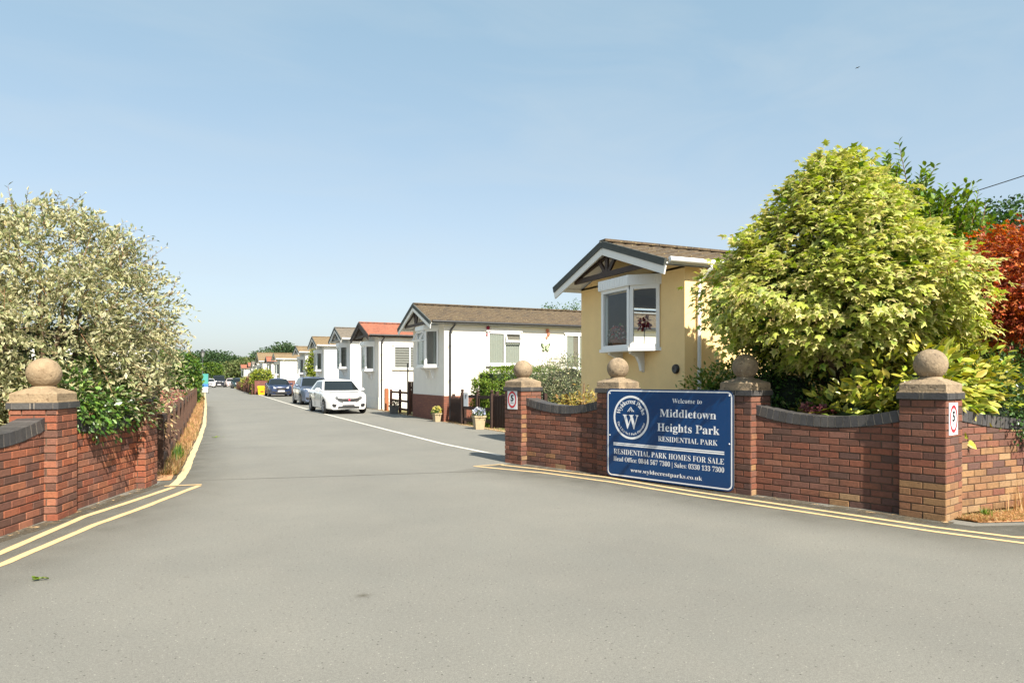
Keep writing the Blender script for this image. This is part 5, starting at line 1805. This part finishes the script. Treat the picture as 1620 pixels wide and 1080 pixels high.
def box_hedge(name, loc, rz, label, cat, sx, sy, h, n, per, size, shape, inner, outer, rough=.06, round_top=.12, group=None):
    """clipped hedge: leaves over the faces of a rounded block, solid dark core added inside against see-through"""
    t = empty(name, (*loc, 0), rz, label, cat, group)
    A = np.array([sy * h, sy * h, sx * h, sx * h, sx * sy], float)
    k = rng.choice(5, n, p=A / A.sum())
    u, v = rng.uniform(-1, 1, n), rng.uniform(0, 1, n)
    w = rng.uniform(-1, 1, n)
    P = np.zeros((n, 3)); D = np.zeros((n, 3))
    for i in range(n):
        if k[i] < 2: P[i] = ((1 if k[i] else -1) * sx / 2, u[i] * sy / 2, v[i] * h); D[i] = (1 if k[i] else -1, 0, 0.25)
        elif k[i] < 4: P[i] = (u[i] * sx / 2, (1 if k[i] == 3 else -1) * sy / 2, v[i] * h); D[i] = (0, 1 if k[i] == 3 else -1, 0.25)
        else: P[i] = (u[i] * sx / 2, w[i] * sy / 2, h); D[i] = (0, 0, 1)
    ex = np.maximum(np.abs(P[:, 0]) / (sx / 2), np.abs(P[:, 1]) / (sy / 2))
    P[:, 2] -= round_top * ex ** 6 * (P[:, 2] / h) ** 3
    P[:, :2] *= (1 - .06 * (P[:, 2:3] / h) ** 4)
    P += rng.normal(size=P.shape) * rough
    pos, ax, nn = spray(P, nrm(D), per, size * .9)
    pos[:, 2] = np.maximum(pos[:, 2], .02)
    leaves("foliage", pos, ax, nn, rng.uniform(size * .65, size * 1.25, len(pos)), shape, inner, outer, M['leaf'], t, .28)
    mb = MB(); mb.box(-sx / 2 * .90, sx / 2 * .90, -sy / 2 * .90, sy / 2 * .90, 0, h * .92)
    mb.build("dark_core", mat(label[:12] + '_core', (.02, .035, .012), .95, .4, 9, .6, 20), t)
    return t


# -- variegated maple in the corner garden
t = plant("variegated_maple", (7.88, 6.72), "big dome shaped maple with cream edged lime leaves beside the yellow home", "tree")
zs_ = 1.5 + .94 * (np.array([1.40, 1.50, 2.02, 2.56, 3.0, 3.28, 3.75, 4.18, 4.5, 4.66, 4.78]) - 1.5)
rs_ = np.array([0.02, 0.20, 1.50, 1.80, 1.62, 1.42, 1.06, .72, .44, .28, .03])


def crown_clumps(n, depth, lump, seed):
    r0 = np.random.default_rng(seed)
    z = r0.uniform(1.62, 4.54, n * 3)
    Rz = np.interp(z, zs_, rs_)
    keep = r0.random(n * 3) < Rz / 1.9 + .05
    z, Rz = z[keep][:n], Rz[keep][:n]
    th = r0.uniform(0, 2 * np.pi, len(z))
    tier = 1 - np.mod(z / .46 + .45 * np.sin(3 * th + 1.3) + .3 * np.sin(5 * th + z), 1.0)        # drooping layers
    lum = .84 + .17 * tier + lump * (np.sin(3 * th + 2.2 * z) * .6 + np.sin(5 * th - 3.9 * z + 1) * .45 + np.sin(8 * th + 5 * z) * .3 - .15)
    f = lum * (1 - depth * r0.random(len(z)) ** 1.8)
    P = np.stack([Rz * f * np.cos(th), Rz * f * np.sin(th), z], 1)
    dz = np.gradient(rs_, zs_)
    sl = -np.interp(z, zs_, dz)
    D = nrm(np.stack([np.cos(th), np.sin(th), np.clip(sl, -.3, 2.0)], 1))
    return P, D


P, D = crown_clumps(860, .24, .17, 4)
pos, ax, nn = spray(P, D, 23, .115, .95, .34, .5, .5)
MI = [(0.21, 0.30, 0.03), (0.27, 0.35, 0.045), (0.15, 0.25, 0.025), (0.37, 0.42, 0.07)]
MO = [(0.67, 0.62, 0.23), (0.74, 0.68, 0.33), (0.57, 0.57, 0.15), (0.46, 0.51, 0.10), (0.74, 0.58, 0.30)]
leaves("foliage", pos, ax, nn, rng.uniform(.065, .125, len(pos)), 'maple', MI, MO, M['leaf'], t, .16, .03)
P, D = crown_clumps(420, .75, .1, 9)
P[:, :2] *= .68
P[:, 2] = 1.75 + (P[:, 2] - 1.75) * .85
pos, ax, nn = spray(P, D, 9, .16, .6, .5)
leaves("inner_foliage", pos, ax, nn, rng.uniform(.09, .14, len(pos)), 'maple', GREEN + MI[:2], GREEN + MO[2:4], M['leaf'], t, .2)
mb = MB()
P, D = crown_clumps(46, .25, .1, 5)
limbs(mb, (0, 0, 0), [tuple(p * np.array([.93, .93, 1])) for p in P], .10, .45, 8)
mb.build("trunk", M['bark'], t)
mb.__init__()

# -- upright laurel behind it
t = plant("laurel", (11.0, 7.9), "tall upright laurel with pointed green shoots behind the maple", "tree")
P = np.stack([rng.uniform(-1.05, 1.15, 950), rng.uniform(-.7, .7, 950), 1.2 + 3.2 * rng.random(950) ** .5], 1)
P[:, 2] *= 1 - .16 * (P[:, 0] + 1) / 2
D = nrm(np.stack([P[:, 0] * .25, P[:, 1] * .25, np.full(950, 1.0)], 1))
pos, ax, nn, ends = shoots(P, D, 22, .70, -.02, .22, .02)
leaves("foliage", pos, ax, nn, rng.uniform(.09, .16, len(pos)), 'oval', LIME[:2] + GREEN[3:], LIME + [(.2, .3, .06)], M['leaf'], t, .2, .03)
twig_mesh("twigs", ends[::2], .008, M['twig'], t)
Q = P[rng.random(len(P)) < .45]
pos, ax, nn = spray(Q + np.array([0, 0, .15]), nrm(rng.normal(size=Q.shape) + np.array([0, 0, .6])), 11, .16)
leaves("dense_foliage", pos, ax, nn, rng.uniform(.08, .14, len(pos)), 'oval', GREEN, LIME[:2] + GREEN, M['leaf'], t, .2, .03)
mb = MB(); limbs(mb, (0, 0, 0), [tuple(p) for p in P[::5]], .09, .3, 2); mb.build("trunk", M['bark'], t)

# -- red Japanese maple
t = plant("red_maple", (10.42, 5.75), "red orange leaved Japanese maple at the right edge", "tree")
blobs = [(-.10, 0, 2.95, .95, .9, .45), (.3, .1, 3.22, .75, .7, .32), (-.45, -.1, 2.55, .75, .7, .35), (.5, -.2, 2.6, .9, .8, .45), (.0, -.3, 2.25, .95, .7, .3), (.9, .2, 3.0, .8, .8, .5)]
P, D = blob_points(blobs, 620, .45, 1.7)
pos, ax, nn = spray(P, D, 26, .14, .8, .4)
leaves("foliage", pos, ax, nn, rng.uniform(.05, .09, len(pos)), 'fine', [(.28, .045, .02), (.35, .07, .025), (.16, .026, .016), (.42, .11, .025)], [(.50, .12, .035), (.36, .065, .025), (.56, .18, .04), (.20, .032, .018)], M['leaf'], t, .25)
mb = MB(); limbs(mb, (-.25, -.1, 0), [(b[0] + random.uniform(-.5, .5), b[1] + random.uniform(-.4, .4), b[2] + random.uniform(-.1, .2)) for b in blobs * 3], .07, .5, 6)
mb.build("trunk", mat('pale_bark', L(150, 130, 108), .9, .3, 14, .5, 40), t)

# -- shrubs behind the right wall
shrub("spotted_laurel", (7.95, 5.55), "bright yellow spotted laurel behind the near gate pillar", "bush",
      [(-.1, 0, 1.25, .62, .55, .55), (.5, .1, 1.35, .62, .5, .58), (.15, .1, .8, .8, .5, .6), (-.55, .45, .95, .45, .45, .45), (.95, .05, 1.15, .45, .45, .5)], 300, 16, .155, 'oval',
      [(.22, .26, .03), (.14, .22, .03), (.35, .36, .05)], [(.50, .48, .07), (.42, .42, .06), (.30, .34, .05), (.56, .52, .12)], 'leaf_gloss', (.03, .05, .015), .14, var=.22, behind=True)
shrub("dark_shrub", (8.55, 5.35), "dark green small leaved shrub hanging over the wall at the right edge", "bush",
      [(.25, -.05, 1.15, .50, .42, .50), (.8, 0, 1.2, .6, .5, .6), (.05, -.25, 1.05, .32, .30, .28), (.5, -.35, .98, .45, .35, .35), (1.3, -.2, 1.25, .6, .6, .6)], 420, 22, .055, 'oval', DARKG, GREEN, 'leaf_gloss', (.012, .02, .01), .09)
shrub("green_shrub", (7.0, 8.0), "fresh green shrub behind the blue sign board", "bush",
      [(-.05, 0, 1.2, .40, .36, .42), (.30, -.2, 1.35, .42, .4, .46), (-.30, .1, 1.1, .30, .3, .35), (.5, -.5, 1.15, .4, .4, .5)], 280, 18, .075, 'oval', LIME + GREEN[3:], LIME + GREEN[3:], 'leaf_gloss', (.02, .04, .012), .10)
shrub("dark_shrub", (7.45, 7.05), "dark green shrub under the maple right of the third pillar", "bush",
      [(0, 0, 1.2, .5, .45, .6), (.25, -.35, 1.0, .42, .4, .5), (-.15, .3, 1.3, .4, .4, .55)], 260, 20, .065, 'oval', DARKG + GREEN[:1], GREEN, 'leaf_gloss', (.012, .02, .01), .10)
shrub("leafy_shrub", (7.65, 6.35), "low green and yellow leafy shrub behind the dip in the wall coping", "bush",
      [(0, 0, .95, .35, .30, .30), (.35, -.3, 1.0, .32, .3, .32), (-.2, .3, .9, .3, .3, .28)], 110, 11, .11, 'oval', LIME, [(.45, .42, .08), (.3, .34, .06)] + LIME, 'leaf_gloss', (.03, .04, .015), .11, behind=True)
shrub("pink_flower_plant", (7.15, 6.45), "small plant with dusky pink flower heads behind the wall coping", "plant",
      [(0, 0, 1.10, .10, .10, .07), (.12, -.08, 1.06, .08, .08, .06)], 16, 16, .045, 'tuft', [(.34, .10, .12)], [(.50, .22, .22), (.42, .16, .18)], 'leaf', None, .03, behind=True)
shrub("yellow_grass_plant", (6.15, 10.65), "dry yellow stemmed plant behind the far brick panel", "plant",
      [(0, 0, 1.0, .26, .26, .20), (.12, -.22, 1.02, .2, .2, .2), (-.12, .22, .95, .2, .2, .2), (.05, 0, 1.32, .05, .05, .18)], 90, 13, .07, 'lance', [(.34, .26, .06), (.42, .30, .08)], [(.46, .34, .10), (.36, .22, .07), (.30, .30, .06)], 'leaf', None, .06)
box_hedge("clipped_hedge", (9.6, 20.2), 0, "rounded green clipped hedge in front of the white home's curtained window", "hedge", 3.2, 1.3, 1.78, 1500, 16, .05, 'tuft', LIME + GREEN[3:], LIME + [(.2, .28, .04)], .04, .35)
shrub("variegated_shrub", (9.55, 17.9), "grey green and cream variegated shrub left of the yellow home", "bush",
      [(0, 0, 1.25, .8, .7, .85), (.5, .2, 1.35, .75, .7, .85), (-.5, .1, 1.0, .6, .6, .75), (.2, -.3, .8, .9, .6, .7)], 620, 18, .07, 'lance', SAGE, CREAM[:2] + SAGE + [(.22, .24, .14)], 'leaf', (.03, .035, .02), .10)
shrub("golden_conifer", (8.0, 56.0), "golden green conifer between two white homes", "tree",
      [(0, 0, 1.0, .75, .75, 1.0), (0, 0, 2.2, .65, .65, 1.2), (.05, 0, 3.1, .42, .42, .75)], 420, 12, .14, 'tuft', LIME, [(.30, .32, .04), (.24, .28, .04)], 'leaf', (.04, .06, .012), .14)

# -- left of the road
box_hedge("green_hedge", (-2.2, 47.5), 0, "dense bright green hedge left of the road below the street lamp", "hedge", 3.1, 4.6, 2.85, 1100, 12, .16, 'tuft', GREEN + LIME[:2], LIME[:2] + GREEN, .12, .5)
shrub("wispy_shrub", (-2.3, 44.2), "thin grey green shrub rising above the left hedge", "bush",
      [(0, 0, 2.6, .45, .45, 1.0), (.4, .2, 3.1, .35, .35, .8), (-.5, 0, 2.2, .45, .4, .9)], 150, 9, .11, 'lance', SAGE + GREEN, SAGE, 'leaf', None, .16)
shrub("red_flower_plant", (-1.1, 30.5), "low plants with pink red flowers behind the left rail fence", "plant",
      [(0, 0, .62, .35, 1.3, .30), (-.3, 2.2, .6, .4, 1.6, .35), (-.1, -2.0, .5, .3, 1.0, .25)], 260, 10, .07, 'tuft', [(.45, .10, .12), (.10, .12, .04), (.40, .16, .16)], [(.55, .22, .22), (.14, .16, .05)], 'leaf', None, .08, stems=False)
shrub("dry_shrub", (-0.95, 13.5), "dry tan stemmed plant behind the first rail fence post", "plant",
      [(.1, 0, .85, .30, .5, .30), (.05, .7, .72, .30, .6, .3), (-.1, 1.8, .6, .35, .9, .3)], 150, 12, .075, 'lance', [(.34, .22, .12), (.26, .16, .10), (.40, .30, .14)], [(.44, .32, .18), (.3, .2, .12)], 'leaf', None, .09)
shrub("garden_shrub", (-4.0, 15.5), "dark green garden shrub in the shade behind the left wall", "bush",
      [(0, 0, .9, 1.4, 1.2, .9), (1.0, 2.4, .7, 1.2, 1.6, .7), (-1.5, .5, 1.2, 1.2, 1.2, 1.2)], 500, 14, .10, 'oval', DARKG, GREEN, 'leaf', (.012, .02, .01), .14)
box_hedge("clipped_hedge", (0.9, 139.0), 0, "tall flat topped green hedge block behind the far van", "hedge", 3.3, 2.0, 4.0, 500, 10, .22, 'tuft', GREEN + LIME, LIME + GREEN, .08, .25)
box_hedge("yellow_hedge", (4.85, 68.6), 0, "clipped yellow green hedge above the brown fence and grit bin", "hedge", 1.35, 3.2, 2.1, 500, 11, .12, 'tuft', LIME, [(.30, .30, .04), (.22, .26, .03), (.34, .30, .05)], .10, .3)
shrub("copper_shrub", (4.25, 73.0), "small coppery brown shrub at the left end of the yellow hedge", "bush",
      [(0, 0, 1.1, .5, .8, .75), (-.1, 2.5, .9, .4, .9, .6)], 160, 10, .13, 'tuft', [(.16, .07, .05), (.12, .07, .04)], [(.22, .11, .07), (.14, .10, .05)], 'leaf', None, .14)
shrub("yellow_shrub", (4.4, 84.0), "low yellow shrub behind the long picket fence", "bush",
      [(0, 0, .9, .5, 1.5, .7), (0, 3.5, .8, .5, 1.5, .6)], 140, 9, .15, 'tuft', LIME, [(.40, .34, .06), (.3, .3, .05)], 'leaf', None, .16)


# flowers standing in the tubs
def flowers(loc, z, r, label, cols, n=60, gr=GREEN):
    t = empty("flowering_plant", (*loc, z), 0, label, "flowers")
    P, D = blob_points([(0, 0, .07, r, r, .12)], 40, .4, -.02)
    pos, ax, nn = spray(P, D, 7, .04)
    leaves("foliage", pos, ax, nn, rng.uniform(.04, .07, len(pos)), 'oval', gr, gr, M['leaf'], t)
    P, D = blob_points([(0, 0, .09, r * 1.05, r * 1.05, .15)], n, .1, .05)
    pos, ax, nn = spray(P, D, 5, .015, .3, .9)
    leaves("petals", pos, ax, nn, rng.uniform(.03, .05, len(pos)), 'tuft', cols, cols, M['leaf'], t, .12, .03)


flowers((7.28, 22.55), .28, .13, "yellow flowers growing in the tub at the dark brick base", [(.75, .62, .06), (.70, .66, .25), (.66, .60, .30)])
flowers((7.35, 18.75), .38, .16, "pale blue and white flowers growing in the tub near the far gate pillar", [(.40, .44, .72), (.70, .70, .78), (.72, .72, .72)])
flowers((7.25, 28.3), .33, .15, "dull pink flowers in the shaded grey tub", [(.30, .12, .14), (.20, .16, .10)], 24, DARKG)

# arrangement behind the bow window glass
t = empty("flower_basket", (7.36, 11.28, 2.10), 0, "basket of red and white flowers standing inside the bow window", "flowers")
mb = MB(); mb.smooth = True
mb.lathe([(.0001, 0), (.10, 0), (.17, .12), (.18, .14), (.16, .14)], (0, 0, 0), 16); mb.build("basket", mat('basket', L(140, 92, 66), .85, .3, 30, .6, 60), t)
P, D = blob_points([(0, 0, .24, .15, .2, .15)], 40, .3)
pos, ax, nn = spray(P, D, 6, .03)
leaves("petals", pos, ax, nn, .06, 'tuft', [(.45, .05, .06), (.6, .55, .5), (.10, .16, .05), (.4, .06, .08)], [(.5, .08, .08), (.6, .55, .5), (.12, .2, .06)], M['leaf'], t)
t = empty("flower_ornament", (7.33, 10.42, 2.10), 0, "dark red flower on a stem inside the bow window's near pane", "ornament")
mb = MB(); mb.tube([(0, 0, 0), (.01, 0, .22), (0, 0, .38)], .008, 6); mb.lathe([(.0001, 0), (.05, 0), (.05, .015), (.0001, .02)], (0, 0, 0), 12); mb.build("stem", M['dark_metal'], t)
P, D = blob_points([(0, 0, .42, .06, .09, .06)], 10, .3)
pos, ax, nn = spray(P, D, 6, .03)
leaves("petals", pos, ax, nn, .10, 'oval', [(.16, .02, .03)], [(.22, .03, .04)], M['leaf'], t)

# ------------------------------------------------------------------ trees behind
def broad_tree(name, loc, label, h, rx, n, leaf, inner, outer, cat="tree", group="background trees", low=.25, seed=1):
    rr = random.Random(seed)
    t = plant(name, loc, label, cat, group)
    blobs = [(0, 0, h * .62, rx * .8, rx * .8, h * .36)]
    for k in range(9):
        a = 2 * math.pi * k / 9 + rr.uniform(-.3, .3)
        q = rr.uniform(.35, .75) * rx
        blobs.append((q * math.cos(a), q * math.sin(a), h * rr.uniform(low + .12, .82), rx * rr.uniform(.32, .5), rx * rr.uniform(.32, .5), h * rr.uniform(.13, .22)))
    P, D = blob_points(blobs, n, .35, h * low * .5)
    pos, ax, nn = spray(P, D, 12, leaf * 1.3, .5, .6)
    leaves("crown", pos, ax, nn, rng.uniform(leaf * .6, leaf * 1.3, len(pos)), 'tuft', inner, outer, M['leaf_far'], t, .25)
    mb = MB(); limbs(mb, (0, 0, 0), [(b[0], b[1], b[2]) for b in blobs], h * .03, .5, seed); mb.build("trunk", M['bark'], t)
    return t


FAR = [(.06, .105, .045), (.08, .125, .05), (.065, .11, .06)]  # far tree greens paled: distance haze mixed into the leaf colour
FARY = [(.13, .16, .055), (.11, .15, .055), (.15, .17, .065)]
OAK = [(.045, .085, .035), (.06, .105, .04), (.04, .07, .03)]
trees = [
    ((0.9, 208), 8.7, 7.0, OAK, "dark round oak at the left end of the tree line behind the lamp"),
    ((4, 205), 8.2, 7.0, OAK, "dark round oak straight behind the flat topped hedge"),
    ((9, 215), 7.0, 5.5, FARY, "yellow green tree in the dip of the far tree line"),
    ((12, 213), 7.0, 5.5, FARY, "olive green tree right of the dip in the far tree line"),
    ((15.5, 213), 9.0, 5.0, FAR, "tall dark tree rising above the orange roofed far home"),
    ((19, 217), 10.8, 5.0, FAR, "tallest far tree standing behind the broad tan gable"),
    ((24, 214.6), 11.0, 5.0, FAR, "round dark tree behind the tan roof above the navy car"),
    ((15.9, 157), 8.8, 2.8, FAR, "dark tree with a thin top above the white home with tan tiles"),
    ((-14, 160), 7.5, 6.0, OAK, "dark tree behind the left hedge and bush"),
    ((6.6, 178), 5.0, 4.5, FARY, "low olive bushy tree right of the far van"),
    ((8.6, 172), 4.6, 4.0, FARY, "low olive bushy tree left of the farthest pink red roof"),
]
for i, ((u, v), h, r_, pal, lab) in enumerate(trees):
    broad_tree("background_tree", (u, v), lab, h, r_, 620, .45, pal, pal, seed=i + 3, low=.12)
broad_tree("background_tree", (27.5, 52), "pale green tree tips showing over the mossy brown roof", 8.1, 2.2, 420, .13, LIME[1:2] + GREEN, GREEN, seed=31)
broad_tree("oak_tree", (24.7, 13.9), "dark oak in the distance above the red maple", 7.7, 2.5, 1100, .13, OAK + GREEN[:1], OAK + GREEN[:1], seed=41, low=.3)
broad_tree("oak_tree", (15.0, 8.5), "dark leafy tree in the shade between laurel and red maple", 3.7, 1.4, 700, .12, OAK, OAK, seed=44, low=.05)

# ------------------------------------------------------------------ grasses
def grass(name, pts_fn, n, h, cols, lean=.5, w=.006):
    P = pts_fn(n)
    a = rng.uniform(0, 2 * np.pi, n)
    hh = h * rng.uniform(.4, 1.3, n)
    d = np.stack([np.cos(a), np.sin(a), np.zeros(n)], 1)
    s = np.stack([-np.sin(a), np.cos(a), np.zeros(n)], 1) * w
    ln = (np.abs(rng.normal(0, lean, n)) * hh)[:, None]
    V = np.stack([P - s, P + s, P + d * ln + np.array([0, 0, 1.0]) * hh[:, None]], 1).reshape(-1, 3)
    C = np.repeat(np.array(cols)[rng.integers(0, len(cols), n)] * rng.uniform(.7, 1.2, (n, 1)), 3, 0)
    F = np.arange(3 * n).reshape(-1, 3)
    o = np_mesh(name, V, F, C, M['leaf'], None, False)
    return tag(o, kind='stuff')


STRAW = [L(190, 152, 104), L(172, 130, 88), L(200, 170, 124), L(156, 112, 78), L(140, 130, 74)]


def verge_pts(n):
    v = 11.8 + rng.random(n) ** 1.7 * 48
    e = np.interp(v, [11, 15, 18.5, 25, 60], [-.42, -.30, -.21, -.11, -.06])
    f = np.interp(v, [11, 15, 20, 60], [-.62, -.64, -.60, -.58])
    return np.stack([f + (e - f) * rng.random(n), v, np.zeros(n)], 1)


grass("dry_grass", verge_pts, 5500, .13, STRAW + [L(120, 96, 70), L(112, 110, 60)], 1.1, .006)
M['verge_soil'] = mat('verge_soil', L(176, 130, 92), .95, .3, 9, .6, 30, spots=[(6, .55, .7, L(206, 168, 124))])
sheet("verge_soil", [(-0.95, 11.2), (-0.46, 11.2), (-0.43, 12.6), (-0.35, 15.1), (-0.26, 18.5), (-0.14, 25), (-0.10, 40), (-0.12, 60), (-0.8, 60), (-0.8, 25), (-0.95, 15)], 0.008, M['verge_soil'])
sheet("verge_soil", [(7.32, 4.46), (8.0, 4.24), (9.2, 4.02), (14, 3.7), (14, 4.8), (7.42, 4.72)], 0.008, M['verge_soil'])


def verge2(n):
    u = 7.35 + rng.random(n) ** 1.3 * 5
    lo = np.interp(u, [7.3, 8.0, 9.2, 14], [4.50, 4.30, 4.10, 3.8])
    return np.stack([u, lo + (4.74 - lo) * rng.random(n), np.zeros(n)], 1)


grass("dry_grass", verge2, 7000, .035, STRAW, 2.6, .006)
grass("dry_grass", lambda n: np.stack([7.9 + rng.normal(0, .14, n) + .55, 4.68 + rng.normal(0, .06, n), np.zeros(n)], 1), 70, .34, STRAW[:3], .25, .004)
grass("dry_grass", lambda n: np.stack([rng.uniform(7.5, 7.72, n), 16 + rng.random(n) * 22, np.zeros(n)], 1), 1600, .06, STRAW + [GREEN[3]], .8, .006)
grass("green_weeds", lambda n: np.stack([7.75 + rng.normal(0, .03, n), 4.66 + rng.normal(0, .03, n), np.zeros(n)], 1), 60, .10, LIME, .5, .008)
grass("green_weeds", lambda n: np.stack([-.47 + rng.normal(0, .04, n), 14.2 + rng.normal(0, .25, n), np.zeros(n)], 1), 220, .24, LIME + GREEN, .5, .010)


def garden(n):
    u = np.where(rng.random(n) < .5, rng.uniform(-7, -.7, n), rng.uniform(8, 15, n))
    return np.stack([u, rng.uniform(13, 45, n), np.full(n, -.03)], 1)


grass("lawn_grass", garden, 6000, .10, GREEN + LIME, .6, .012)
for (x, y, s_, lab) in ((-1.112, 6.049, .05, "green leaf sprig lying on the asphalt at lower left"), (0.291, 18.76, .07, "small dry leaf lying on the asphalt beside the left verge")):
    k = 9
    P = np.stack([x + rng.normal(0, s_ * .8, k), y + rng.normal(0, s_ * .45, k), np.full(k, .012)], 1)
    o = leaves("fallen_sprig", P, nrm(np.stack([rng.normal(size=k), rng.normal(size=k) * .6, np.full(k, .25)], 1)), nrm(np.stack([rng.normal(size=k) * .3, rng.normal(size=k) * .3, np.ones(k)], 1)),
               rng.uniform(s_ * .8, s_ * 1.4, k), 'oval', LIME, LIME + [(.3, .36, .08)], M['leaf'], None)
    tag(o, lab, "leaves", None, "thing")
for m_ in list(bpy.data.meshes):
    if m_.users == 0: bpy.data.meshes.remove(m_)
